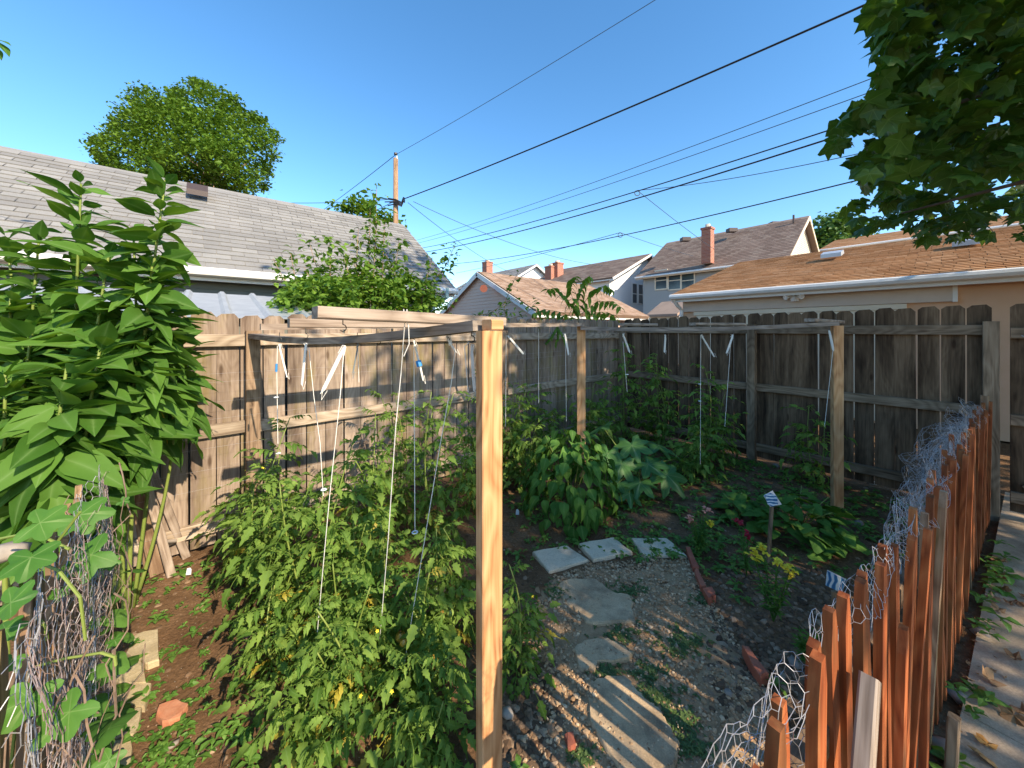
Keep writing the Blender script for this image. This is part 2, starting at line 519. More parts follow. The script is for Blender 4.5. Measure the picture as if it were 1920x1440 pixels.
# ------------------------------------------------------------------ site axes
D = Vector((0.766, 0.643, 0))      # along the left fence, away from camera
NB = Vector((-0.643, 0.766, 0))    # beyond the left fence
FL0 = Vector((-2.19, 2.65, 0))     # a point of the left fence line
CORNER = Vector((1.8, 6.0, 0))
E = Vector((0.634, -0.773, 0))     # along the right fence, toward camera right
EB = Vector((0.773, 0.634, 0))     # beyond the right fence

# ------------------------------------------------------------------ ground
def soilmat():
    m, n, b = newmat('garden_soil')
    g = n.nodes.new('ShaderNodeNewGeometry')
    p = g.outputs['Position']
    a = noise_(n, p, 2.2, 6, 0.6)
    c = ramp(n, a, [(0.3, (0.095, 0.053, 0.028)), (0.5, (0.19, 0.112, 0.06)), (0.72, (0.285, 0.178, 0.1))])
    f = noise_(n, p, 55, 5, 0.7)
    c = mixc(n, 0.8, c, ramp(n, f, [(0.3, (0.45, 0.45, 0.45)), (0.7, (1.35, 1.3, 1.25))]), 'MULTIPLY')
    v = N(n, 'ShaderNodeTexVoronoi')
    v.inputs['Scale'].default_value = 70
    n.links.new(p, v.inputs['Vector'])
    sp = n.nodes.new('ShaderNodeRGBToBW')
    n.links.new(ramp(n, v.outputs['Distance'], [(0.13, (1, 1, 1)), (0.2, (0, 0, 0))]), sp.inputs[0])
    sel = n.nodes.new('ShaderNodeSeparateColor')
    n.links.new(v.outputs['Color'], sel.inputs[0])
    pick = math_(n, 'GREATER_THAN', sel.outputs[0], 0.72)
    c = mixc(n, math_(n, 'MULTIPLY', sp.outputs[0], pick), c, (0.42, 0.34, 0.26))
    n.links.new(c, b.inputs['Base Color'])
    b.inputs['Roughness'].default_value = 0.97
    b.inputs['Specular IOR Level'].default_value = 0.1
    bump(n, b, f, 0.7, 0.015)
    return m
M_soil = soilmat()
def gh(x, y):
    if -3.2 < x < 5 and 0.3 < y < 7:
        p = Vector((x, y, 0))
        return 0.022 * noise.noise(p * 2.3) + 0.012 * noise.noise(p * 9) + 0.006 * noise.noise(p * 28) - 0.01
    return -0.03
xs = [-400, -150, -60, -25, -12, -6, -4] + [-3.2 + i * 0.045 for i in range(183)] + [6, 9, 15, 30, 60, 150, 400]
ys = [-100, -30, -8, -2, 0, 0.4] + [0.6 + i * 0.045 for i in range(140)] + [7.5, 9, 14, 25, 50, 120, 300, 700]
gm = MB()
gm.add([(x, y, gh(x, y)) for y in ys for x in xs],
       [(j * len(xs) + i, j * len(xs) + i + 1, (j + 1) * len(xs) + i + 1, (j + 1) * len(xs) + i) for j in range(len(ys) - 1) for i in range(len(xs) - 1)])
struct(gm.build('ground', M_soil, None, True))

# concrete walk outside the picket fence: slabs with joints
PF0, PF1 = Vector((0.45, 0.6, 0)), Vector((4.1, 3.12, 0))
PD = (PF1 - PF0).normalized()
PN = Vector((PD.y, -PD.x, 0))       # towards the walk
walk = bpy.data.objects.new('sidewalk', None)
COL.objects.link(walk)
W_[walk.name] = Matrix.Identity(4)
struct(walk)
s0 = -2.0
for ln in (1.25, 1.2, 1.22, 1.2, 1.2, 1.2):
    a = PF0 + PD * s0 + PN * 0.06
    b_ = PF0 + PD * (s0 + ln - 0.012) + PN * 0.06
    poly = [a, b_, b_ + PN * 1.3, a + PN * 1.3]
    m = MB()
    m.prism([(p.x, p.y) for p in poly], -0.06, 0.028 + R.uniform(-.006, .006))
    m.build('concrete_slab', M_walk, walk)
    s0 += ln

# ------------------------------------------------------------------ privacy fences
def board_mesh(H, mat, wdt=0.14, var=0):
    m = MB()
    c = 0.03
    x = wdt / 2
    rr = random.Random(var)
    t = 0.017
    poly = [(-x, 0.0), (x, 0.0), (x, H - c - rr.uniform(0, .008)), (x - c, H), (-x + c, H - rr.uniform(0, .006)), (-x, H - c)]
    n = len(poly)
    m.add([(p[0], -t / 2, p[1]) for p in poly] + [(p[0], t / 2, p[1]) for p in poly],
          [tuple(range(n)), tuple(range(2 * n - 1, n - 1, -1))] + [(i, n + i, n + (i + 1) % n, (i + 1) % n) for i in range(n)])
    return m.mesh('board', mat)
def frame(x, y, o):
    M = Matrix((x, y, Vector((0, 0, 1)))).transposed().to_4x4()
    M.translation = o
    return M
def privacy_fence(label, p0, d, nb, L, H0, H1, mat, rmat, gap, posts, zr, ztop):
    f = thing('board_fence', label, 'fence', p0)
    vs = [board_mesh(1.0, mat, 0.14, i) for i in range(4)]
    s = 0.0
    while s < L:
        wd = R.uniform(0.96, 1.03) * 0.14
        g = gap()
        H = H0 + (H1 - H0) * s / L + R.uniform(-.012, .012)
        o = p0 + d * (s + wd / 2) + nb * (0.036 + R.uniform(-.002, .002))
        o.z = 0.03
        M = frame(d, nb, o) @ Matrix.Rotation(R.uniform(-.004, .004), 4, 'Y') @ Matrix.Diagonal((wd / 0.14, 1, H - 0.03, 1))
        vm = vs[R.randrange(4)]
        put('board', board_mesh_h(H - 0.03, mat, R.randrange(3)), frame(d, nb, o) @ Matrix.Rotation(R.uniform(-.005, .005), 4, 'Y') @ Matrix.Diagonal((wd / 0.14, 1, 1, 1)), f)
        s += wd + g
    ps = sorted(posts)
    for z in zr:
        for a, b in zip(ps[:-1], ps[1:]):
            lumber('rail', p0 + d * (a + .045) + Vector((0, 0, z)), p0 + d * (b - .045) + Vector((0, 0, z + R.uniform(-.012, .012))), 0.09, 0.038, rmat, f, (0, 0, 1))
    for a in ps:
        q = p0 + d * a - nb * 0.025
        lumber('post', q - Vector((0, 0, .1)), q + Vector((0, 0, ztop)), 0.09, 0.09, M_railR, f, d)  # left fence: darker rail wood paints the shaded side into the post colour
    return f
BMC = {}
def board_mesh_h(H, mat, v):
    k = (round(H, 2), mat.name, v)
    if k not in BMC:
        BMC[k] = board_mesh(round(H, 2), mat, 0.14, v)
    return BMC[k]
LEN_L = (CORNER - FL0).length
FLs = FL0 - D * 1.9
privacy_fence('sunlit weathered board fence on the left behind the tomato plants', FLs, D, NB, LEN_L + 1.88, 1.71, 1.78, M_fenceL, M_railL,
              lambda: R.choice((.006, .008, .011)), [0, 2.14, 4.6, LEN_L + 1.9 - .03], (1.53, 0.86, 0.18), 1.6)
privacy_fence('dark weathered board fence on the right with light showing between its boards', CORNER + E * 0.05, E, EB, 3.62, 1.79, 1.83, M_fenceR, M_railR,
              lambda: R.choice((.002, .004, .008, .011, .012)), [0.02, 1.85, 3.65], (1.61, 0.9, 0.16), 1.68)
# gate at the right end
gp = CORNER + E * 3.8
gate = thing('garden_gate', 'dark board gate with diagonal brace at the far right', 'gate', gp)
s = 0.0
for i in range(7):
    o = gp + E * (s + 0.07) + EB * 0.04
    o.z = 0.07
    put('board', board_mesh_h(1.76, M_fenceR, i % 3), frame(E, EB, o), gate)
    s += 0.146 + R.choice((.003, .01))
for z in (1.58, 0.85, 0.2):
    lumber('rail', gp + Vector((0, 0, z)), gp + E * 1.02 + Vector((0, 0, z)), 0.09, 0.038, M_railR, gate, (0, 0, 1))
lumber('brace', gp - EB * 0.002 + E * .08 + Vector((0, 0, .27)), gp - EB * 0.002 + E * .98 + Vector((0, 0, .8)), 0.09, 0.03, M_railR, gate, (0, 0, 1))
m = MB()
a = gp - EB * .05 + E * .05 + Vector((0, 0, 1.56))
b_ = gp - EB * .06 + E * .42 + Vector((0, 0, 1.3))
m.tube([a, a + (b_ - a) * .25], 0.004, 5)
m.tube([a + (b_ - a) * .25 + Vector((0, 0, .0)), b_ - (b_ - a) * .2], 0.011, 6)
m.tube([b_ - (b_ - a) * .2, b_], 0.004, 5)
m.build('spring_closer', M_wire, gate)

# ------------------------------------------------------------------ trellis
ZV = Vector((0, 0, 1))
tr = thing('string_trellis', 'wooden post and beam trellis of orange pine posts and silvery top rails', 'trellis', (-.08, 1.22, 0))
P1, P2, P3 = Vector((-.077, 1.235, 0)), Vector((.735, 3.85, 0)), Vector((2.94, 3.28, 0))
P4 = FLs + D * 2.14 - NB * .07
PX = Vector((0.66, 0.75, 0))
lumber('post', P1 - ZV * .1, P1 + ZV * 1.6, 0.089, 0.04, M_post, tr, Vector((0.72, 0.69, 0)))
lumber('post', P2 - ZV * .1, P2 + ZV * 1.645, 0.089, 0.05, M_post, tr, Vector((0.95, -0.2, 0)))
lumber('post', P3 - ZV * .1, P3 + ZV * 1.645, 0.08, 0.05, M_post, tr, Vector((0.95, -0.2, 0)))
lumber('block', P1 + Vector((-.008, -.012, 1.6195)), P1 + Vector((.03, .026, 1.6195)), 0.036, 0.05, M_post, tr, ZV)
def bent(name, pts, w_, t_, mat, parent):
    m = MB()
    pts = [Vector(p) for p in pts]
    n = len(pts)
    vs, fs = [], []
    L0 = 0
    for i, p in enumerate(pts):
        d = (pts[min(i + 1, n - 1)] - pts[max(i - 1, 0)]).normalized()
        sd = ZV.cross(d).normalized()
        up = d.cross(sd)
        for a, b in ((1, 1), (1, -1), (-1, -1), (-1, 1)):
            vs.append(p + sd * (a * w_ / 2) + up * (b * t_ / 2))
    for i in range(n - 1):
        for j in range(4):
            q = (j + 1) % 4
            fs.append((i * 4 + j, i * 4 + q, i * 4 + 4 + q, i * 4 + 4 + j))
    fs += [(3, 2, 1, 0), (4 * n - 4, 4 * n - 3, 4 * n - 2, 4 * n - 1)]
    # local frame with Z along the beam so the grain follows it
    M = orient(pts[0], pts[-1])
    Mi = M.inverted()
    m.add([Mi @ q for q in vs], fs)
    return put(name, m.mesh(name, mat), M, parent)
q0, q1 = P1 + Vector((-.035, .03, 1.617)), P4 + ZV * 1.56
bent('beam', [q0 + (q1 - q0) * t - ZV * (0.045 * math.sin(math.pi * t)) for t in [i / 10 for i in range(11)]], 0.07, 0.036, M_beamD, tr)
c0, c1 = at(488, 613, 2.13), P2 + ZV * 1.664
bent('beam', [c0 + (c1 - c0) * t for t in [i / 6 for i in range(7)]], 0.085, 0.037, M_beam, tr)
f0, f1 = P2 + Vector((-.02, -.07, 1.625)), P3 + ZV * 1.664
bent('beam', [f0 + (f1 - f0) * t - ZV * (0.03 * math.sin(math.pi * t)) for t in [i / 10 for i in range(11)]], 0.06, 0.036, M_beamD, tr)
a0, a1 = at(590, 586, 1.13), at(938, 604, 1.6)
lumber('crosspiece', a0, a1, 0.038, 0.085, M_beam, tr, ZV)
b0 = at(541, 606, 1.52)
lumber('crosspiece', b0, b0 + Vector((.79, .61, 0)) * .8 + ZV * .002, 0.038, 0.085, M_beam, tr, ZV)
for (pa, pb, Y) in (((1165, 608), (1228, 609), 4.0), ((1298, 607.5), (1392, 608), 3.85), ((1518, 600), (1574, 604), 3.3)):
    lumber('crosspiece', at(*pa, Y), at(*pb, Y + .35), 0.03, 0.085, M_beam, tr, ZV)

# hooks, wound twine bundles and hanging strings
def hook(parent, p, L=0.045):
    m = MB()
    pts = [p + ZV * .012, p - ZV * L * .4]
    for i in range(7):
        t = math.pi * 1.25 * i / 6
        pts.append(p - ZV * (L * .4 + .012) + Vector((math.cos(t) * -.0, 0, 0)) + Vector((0.012 * math.sin(t), 0, -.012 * (1 - math.cos(t)) + .012)))
    m.tube(pts, 0.0018, 5)
    return m.build('hook', M_hook, parent)
def bundle(parent, a, b, wd, mat):
    m = MB()
    ax = (b - a)
    L = ax.length
    ax.normalize()
    sd = ax.cross(Vector((0, 1, 0))).normalized()
    for i in range(11):
        o = Vector((0, R.uniform(-1, 1) * wd * .35, 0)) + sd * R.uniform(-1, 1) * wd * .3
        e = R.uniform(.85, 1.03)
        pts = [a + o * .4, a + ax * L * .2 + o, a + ax * L * .6 + o * 1.1, a + ax * L * .93 * e + o, a + ax * L * e + o * .8]
        m.tube(pts, wd * .17, 4)
    for i in range(3):
        m.tube([a - ax * .004, a + ax * .01 + sd * wd * R.uniform(-.9, .9) + ZV * .012, a + ax * .03 + sd * wd * R.uniform(-1, 1)], 0.0016, 4)
    m.tube([a + ax * L * .97, a + ax * (L + .02) + sd * wd * .7, a + ax * L * .9 + sd * wd], 0.0013, 4)
    return m.build('twine_bundle', mat, parent)
def hang(label, top, Y, bnd=None, line=None, wd=0.012, mat=M_twine, tape=None, hk=True, clip=None):
    P = at(*top, Y)
    t = thing('hanging_string', label, 'string', P, 'strings hung from the trellis')
    if hk:
        hook(t, P + ZV * .01)
    if Y > 2.5:
        wd *= 1.5
    if bnd:
        bundle(t, at(bnd[0], bnd[1], Y), at(bnd[2], bnd[3], Y), wd, mat)
    if line:
        pts = [at(q[0], q[1], q[2] if len(q) > 2 else Y) for q in line]
        m = MB()
        m.tube(pts, 0.0016 if Y < 2 else 0.002, 4)
        m.build('twine', mat if mat != M_twineG else M_twine, t)
    if tape:
        m = MB()
        m.tube([at(tape[0], tape[1], Y - .012), at(tape[2], tape[3], Y - .012)], tape[4], 6)
        m.build('tape', M_blue, t)
    for c in clip or []:
        m = MB()
        q = at(*c)
        m.tube([q + Vector((.012 * math.cos(i * .8), .012 * math.sin(i * .8), 0)) for i in range(9)], 0.003, 4)
        m.build('plant_clip', M_clip, t)
    return t
hang('white string bundle with blue tape below, leftmost on the trellis', (524, 630), 2.2, (523, 646, 538, 706), [(520, 648), (519, 700), (521, 832)], .014, tape=(518.5, 682, 518, 697, .006), clip=[(518, 745, 2.2), (522, 850, 2.2)])
hang('white string bundle hanging straight down, second from the left', (573, 622), 1.75, (574, 645, 566, 722), [(579, 652), (588, 740), (600, 830), (606, 930)], .016, clip=[(607, 918, 1.75)])
hang('largest white string bundle tilted to the left, under the upper crosspiece', (643, 604), 1.25, (646, 650, 603, 738), [(645, 652), (638, 740), (618, 930, 1.32), (606, 1060, 1.4), (595, 1185, 1.5)], .013)
hang('blue grey string bundle hanging beside the largest white bundle', (670, 632), 1.75, (672, 642, 661, 702), [(671, 650), (673, 717)], .008, M_twineG)
hang('loose white string looped over the upper crosspiece in the middle', (760, 580), 1.36, None, [(757, 580, 1.31), (759, 604, 1.3), (752, 700), (742, 800), (728, 1010, 1.45), (712, 1200, 1.6)], hk=False)
hang('short white string end curling below the upper crosspiece', (766, 580), 1.36, None, [(763, 580, 1.31), (762, 603, 1.3), (766, 612, 1.3), (767, 645, 1.3), (757, 668, 1.3)], hk=False)
hang('white string bundle with a blue tape band in the middle of the trellis', (775, 632), 1.6, (776, 640, 793, 712), [(776, 650), (777, 800), (778, 995)], .010, tape=(784, 676, 787, 687, .0125), clip=[(778, 998, 1.6)])
hang('small white string bundle with a long line slanting down to the left', (838, 628), 1.42, (838, 634, 855, 660), [(853, 660), (846, 720), (826, 830, 1.45), (790, 1050, 1.5), (756, 1258, 1.58)], .009)
hang('white string bundle hanging right beside the tall orange post', (884, 625), 1.32, (884, 648, 890, 733), [(882, 640), (871, 650), (878, 735)], .012)
hang('white string bundle just right of the tall orange post, tilted right', (950, 622), 3.42, (952, 630, 981, 664), [(949, 628), (948, 800)], .017)
hang('bare string between two bundles behind the tall orange post', (1010, 615), 3.55, None, [(1010, 615), (1010, 756)])
hang('white string bundle just left of the second orange post', (1059, 615), 3.72, (1059, 626, 1066, 666), [(1060, 626), (1062, 790)], .016)
hang('white string bundle in front of the fence corner post', (1167, 617), 3.8, (1168, 626, 1181, 662), [(1168, 640), (1176, 735)], .015, clip=[(1176, 702, 3.8)])
hang('narrow white string bundle hanging straight over the corner tomato', (1247, 620), 3.72, (1248, 628, 1246, 660), None, .013)
hang('white string bundle tilted to the right over the middle of the far beam', (1314, 620), 3.6, (1315, 628, 1339, 668), [(1314, 630), (1313, 870)], .014, clip=[(1312, 720, 3.6), (1312, 752, 3.6)])
hang('white string bundle tilted to the left on the far beam', (1374, 618), 3.5, (1374, 628, 1362, 662), [(1370, 640), (1366, 700), (1359, 800)], .014)
hang('white string bundle hanging beside the right end post', (1554, 612), 3.27, (1555, 620, 1563, 658), [(1562, 655), (1546, 800)], .012)
for i, (x, y, Y, l) in enumerate(((1200, 617, 3.78, 'empty hook on the far beam near the fence corner'), (1279, 622, 3.66, 'empty hook between two white bundles on the far beam'), (1521, 610, 3.32, 'empty hook near the right end of the far beam'), (709, 626, 1.72, 'empty ring hook under the dark warped beam'))):
    t = thing('beam_hook', l, 'hook', at(x, y, Y))
    hook(t, at(x, y, Y), .07)

# thin horizontal wires along the left fence
for i, z in enumerate((0.24, 0.5, 0.63, 0.78, 0.98, 1.1, 1.24, 1.3)):
    m = MB()
    a = FLs + D * .9 - NB * .12 + ZV * z
    b_ = CORNER - NB * .12 - D * .15 + ZV * (z + .06)
    m.tube([a + (b_ - a) * t - ZV * .03 * math.sin(math.pi * t) for t in [k / 8 for k in range(9)]], 0.00055, 4)
    nm = ('lowest', 'second lowest', 'third lowest', 'fourth lowest', 'fourth highest', 'third highest', 'second highest', 'highest')[i]
    tag(m.build('garden_wire', M_wire), nm + ' thin wire strung along the sunlit left fence', 'wire', 'wires strung along the left fence')

# leaning boards
def leaner(label, a, b, w_, t_, mat):
    d = (b - a)
    t = put('leaning_board', lumber_mesh(w_, t_, d.length, mat), orient(a, b, D), None)
    return tag(t, label, 'board', 'boards leaning on the left fence')
def fx(px, z, off):           # point at height z in front of the left fence plane, seen at pixel column px
    k = (px - 960) / F
    p0 = FL0 - NB * off
    t = (k * p0.y - p0.x) / (D.x - k * D.y)
    q = p0 + D * t
    q.z = z
    return q
leaner('wide mossy board leaning in the left corner, second from left', G(298, 1075), fx(248, .86, .06), .085, .03, M_picketO)
leaner('thin pinkish slat leaning between the two long boards', G(322, 1080), fx(262, .78, .1), .045, .02, M_beam)
leaner('long narrow slat leaning with its foot farthest right', G(350, 1045), fx(258, .92, .035), .045, .025, M_beam)
leaner('dark narrow slat leaning farthest left', G(277, 1068), fx(240, .7, .05), .03, .03, M_picketO)
leaner('short grey board end lying slanted behind the leaning slats', fx(278, .2, .1), fx(322, .14, .03), .09, .02, M_beamD)

# ------------------------------------------------------------------ picket fences with chicken wire
def picket_mesh(mat, wd, H, seed):
    rr = random.Random(seed)
    m = MB()
    x, t = wd / 2, 0.009
    poly = [(-x, 0), (x, 0), (x, H - .07 + rr.uniform(-.02, .02)), (.009 + rr.uniform(-.003, .004), H), (-.008, H - rr.uniform(0, .01)), (-x, H - .07 + rr.uniform(-.02, .02))]
    n = len(poly)
    m.add([(p[0], -t, p[1]) for p in poly] + [(p[0], t, p[1]) for p in poly],
          [tuple(range(n)), tuple(range(2 * n - 1, n - 1, -1))] + [(i, n + i, n + (i + 1) % n, (i + 1) % n) for i in range(n)])
    return m.mesh('picket', mat)
def hexwire(f, L, H, cell, r, keep=lambda u, v: True, jit=.12):
    """hexagonal netting mapped through f(u along, v up)"""
    m = MB()
    w2 = cell / 2
    s = cell / math.sqrt(3)
    rows = int(H / (1.5 * s))
    cols = int(L / cell)
    rr = random.Random(5)
    cache = {}
    def P(u, v):
        k = (round(u, 4), round(v, 4))
        if k not in cache:
            cache[k] = f(u + rr.uniform(-jit, jit) * cell, v + rr.uniform(-jit, jit) * cell)
        return cache[k]
    def seg(a, b):
        d = b - a
        if d.length > cell * 3 or d.length < 1e-5:
            return
        sd = d.cross(Vector((.3, .5, .8))).normalized() * r
        u2 = d.cross(sd).normalized() * r
        q = [sd, u2 * .87 - sd * .5, -u2 * .87 - sd * .5]
        m.add([a + x for x in q] + [b + x for x in q], [(0, 1, 4, 3), (1, 2, 5, 4), (2, 0, 3, 5)])
    for j in range(rows):
        for i in range(cols):
            u = i * cell + (w2 if j % 2 else 0)
            v = j * 1.5 * s
            if not keep(u, v):
                continue
            a, b, c = P(u - w2, v + s / 2), P(u, v + s), P(u + w2, v + s / 2)
            d = P(u - w2, v - s / 2)
            seg(a, b)
            seg(b, c)
            seg(a, d)
    return m
pf = thing('picket_fence', 'low red stained picket fence with wire netting along the concrete walk', 'fence', PF0)
LP = (PF1 - PF0).length
pms = [picket_mesh(M_picket, .044, 1.0, i) for i in range(4)] + [picket_mesh(M_picketO, .044, 1.0, 9)]
s, k = -.25, 0
while s < LP - .08:
    far = s / LP
    h = R.uniform(.96, 1.015)
    o = PF0 + PD * s + PN * R.uniform(-.006, .006)
    o.z = 0.0
    Mx = frame(PD, -PN, o) @ Matrix.Rotation(R.gauss(0, .016), 4, 'Y') @ Matrix.Rotation(R.gauss(0, .018), 4, 'X') @ Matrix.Diagonal((R.uniform(.85, 1.15), 1, h, 1))
    put('picket', pms[4] if R.random() < .05 + .35 * max(0, far - .55) else pms[k % 4], Mx, pf)
    s += R.uniform(.078, .102)
    k += 1
# two pickets that broke and lean
for s_, tilt in ((1.02, .1), (.62, .14)):
    o = PF0 + PD * s_ + PN * .03
    put('picket', pms[1], frame(PD, -PN, o) @ Matrix.Rotation(tilt, 4, 'Y') @ Matrix.Diagonal((1, 1, .8, 1)), pf)
for z in (.3, .72):
    lumber('rail', PF0 - PD * .25 - PN * .032 + ZV * z, PF1 - PN * .032 + ZV * z, .07, .035, M_picketO, pf, ZV)
q = PF1 + PD * .0 - PN * .02
lumber('post', q, q + ZV * 1.04, .06, .05, M_picketO, pf, PD)
lumber('rail_end', PF0 + PD * .18 + PN * .05 + ZV * .62, PF0 + PD * .36 + PN * .035 + ZV * .86, .07, .03, M_beam, pf, ZV)
def drape(u, v):
    n1 = noise.noise(Vector((u * 4.1, v * 3.2, 3.3)))
    n2 = noise.noise(Vector((u * 13, v * 12, 9.1)))
    n3 = noise.noise(Vector((u * 3.4, 7.7, v * 1.5)))
    off = -.018 - .05 * abs(n1) - .012 * n2
    z = v + .07 * n3 + .02 * n2
    if z > .99:
        off += (z - .99) * (.35 + .5 * n1)
        z = .99 - (z - .99) * .6 + .02 * n2
    return PF0 + PD * (u - .25 + .03 * n2) + PN * off + ZV * z
m = hexwire(drape, LP + .2, 1.13, .036, .00062, keep=lambda u, v: v > .74 - .14 * max(0, u - .9) + .16 * noise.noise(Vector((u * 3, 0, 0))), jit=.08)
m.build('wire_netting', M_wire, pf)
def drape2(u, v):
    n1 = noise.noise(Vector((u * 5, v * 4, 1.3)))
    n2 = noise.noise(Vector((u * 11, v * 9, 4.1)))
    return PF0 + PD * (LP * .5 + u + .05 * n2) + PN * (-.08 - .22 * abs(n1) - .08 * math.sin(v * 5) - .04 * n2) + ZV * (.3 + v * .85 + .08 * n2 + .05 * n1)
m = hexwire(drape2, LP * .5 - .15, .85, .036, .0007, jit=.25)
m.build('wire_netting', M_wire, pf)
def drape3(u, v):
    n1 = noise.noise(Vector((u * 6, v * 5, 8.3)))
    return PF0 + PD * (.75 + u) + PN * (-.01 + .04 * n1 + .025 * math.sin(u * 9)) + ZV * (1.0 - v * (.5 + .35 * n1) * (.3 + .6 * abs(math.sin(u * 3.5))))
m = hexwire(drape3, .95, .34, .038, .00062, jit=.1)
m.build('wire_netting', M_wire, pf)

LF0, LF1 = Vector((-1.84, 1.56, 0)), Vector((-.82, .5, 0))
LD = (LF1 - LF0).normalized()
LN = Vector((-LD.y, LD.x, 0))      # into the garden
lf = thing('picket_fence', 'old vine covered picket fence wrapped in rusty wire at lower left', 'fence', LF0)
s = 0.0
lms = [picket_mesh(M_picketO, .06, 1.0, 21), picket_mesh(M_picketO, .05, 1.0, 22)]
while s < 1.45:
    o = LF0 + LD * s
    put('picket', lms[R.randrange(2)], frame(LD, -LN, o) @ Matrix.Rotation(R.gauss(0, .05), 4, 'Y') @ Matrix.Diagonal((1, 1, R.uniform(.93, 1.0), 1)), lf)
    s += R.uniform(.09, .13)
for z in (.3, .7):
    lumber('rail', LF0 - LN * .03 + ZV * z, LF1 - LN * .03 + ZV * z, .07, .035, M_picketO, lf, ZV)
for ki, (mt, so_, amp) in enumerate(((M_wire, 1.3, .05), (M_rust, 5.7, .07))):
    def dl(u, v, so_=so_, amp=amp):
        n1 = noise.noise(Vector((u * 5, v * 2.5, so_)))
        n2 = noise.noise(Vector((u * 13, v * 5, so_ + 4)))
        return LF0 + LD * (u - .05 + .04 * n2) + LN * (.03 + amp * (.6 + n1) + .02 * n2) + ZV * (.05 + v * .97 + .03 * n1)
    m = hexwire(dl, 1.4, 1.0 if ki else 1.04, .042, .0009)
    m.build('wire_netting', mt, lf)
m = MB()
for i in range(36):
    u = R.uniform(0, 1.2)
    z = R.uniform(.0, .8)
    p = LF0 + LD * u + LN * R.uniform(.03, .13)
    pts = [p + ZV * z]
    for j in range(5):
        pts.append(pts[-1] + ZV * R.uniform(.03, .08) + Vector((R.gauss(0, .018), R.gauss(0, .018), 0)))
    m.tube(pts, R.uniform(.001, .0028), 4)
stuff(m.build('dead_vine', plain('dead_vine', (0.14, 0.09, 0.06), .9, 20, (0.28, .2, .15)), lf))

# ------------------------------------------------------------------ buildings
def siding(m, a, u, Wd, z0, z1, out, course=.115, top=None):
    """lapped courses on a wall; top(z) gives (left,right) limits for gables"""
    z = z0
    while z < z1 - .01:
        ze = min(z + course, z1)
        l0, r0 = top(z) if top else (0, Wd)
        l1, r1 = top(ze) if top else (0, Wd)
        if r0 - l0 < .02:
            break
        A, B = a + u * l0 + ZV * z + out * .02, a + u * r0 + ZV * z + out * .02
        C, Dd = a + u * r1 + ZV * ze + out * .005, a + u * l1 + ZV * ze + out * .005
        m.quad(A, B, C, Dd)
        m.quad(A - out * .015, B - out * .015, B, A)
        z += course
def roof_tabs(p0, u, L, up, S, nrm, row=.14, tab=.32):
    """shingle tabs of one slope as separate small builders"""
    out = []
    rows = int(S / row)
    for j in range(rows):
        x = -(j % 2) * tab * .5 - R.uniform(0, .06)
        while x < L:
            x0, x1 = max(0, x + .004), min(L, x + tab - .004)
            if x1 - x0 > .03:
                a = p0 + up * (j * row) + nrm * (.016 + R.uniform(0, .005))
                b = p0 + up * (min(S, (j + 1) * row + .02)) + nrm * .003
                m = MB()
                A, B, C, Dd = a + u * x0, a + u * x1, b + u * x1, b + u * x0
                d = nrm * .018
                m.add([A, B, C, Dd, A - d, B - d], [(0, 1, 2, 3), (4, 5, 1, 0)])
                out.append((m, (A + B) / 2))
            x += tab
    return out
def slab(p, q, r, s, th, nrm):
    m = MB()
    m.extrude([p, q, r, s], -nrm * th)
    return m
def recalc(o):
    import bmesh
    bm = bmesh.new()
    bm.from_mesh(o.data)
    bmesh.ops.recalc_face_normals(bm, faces=bm.faces)
    bm.to_mesh(o.data)
    bm.free()
    return o
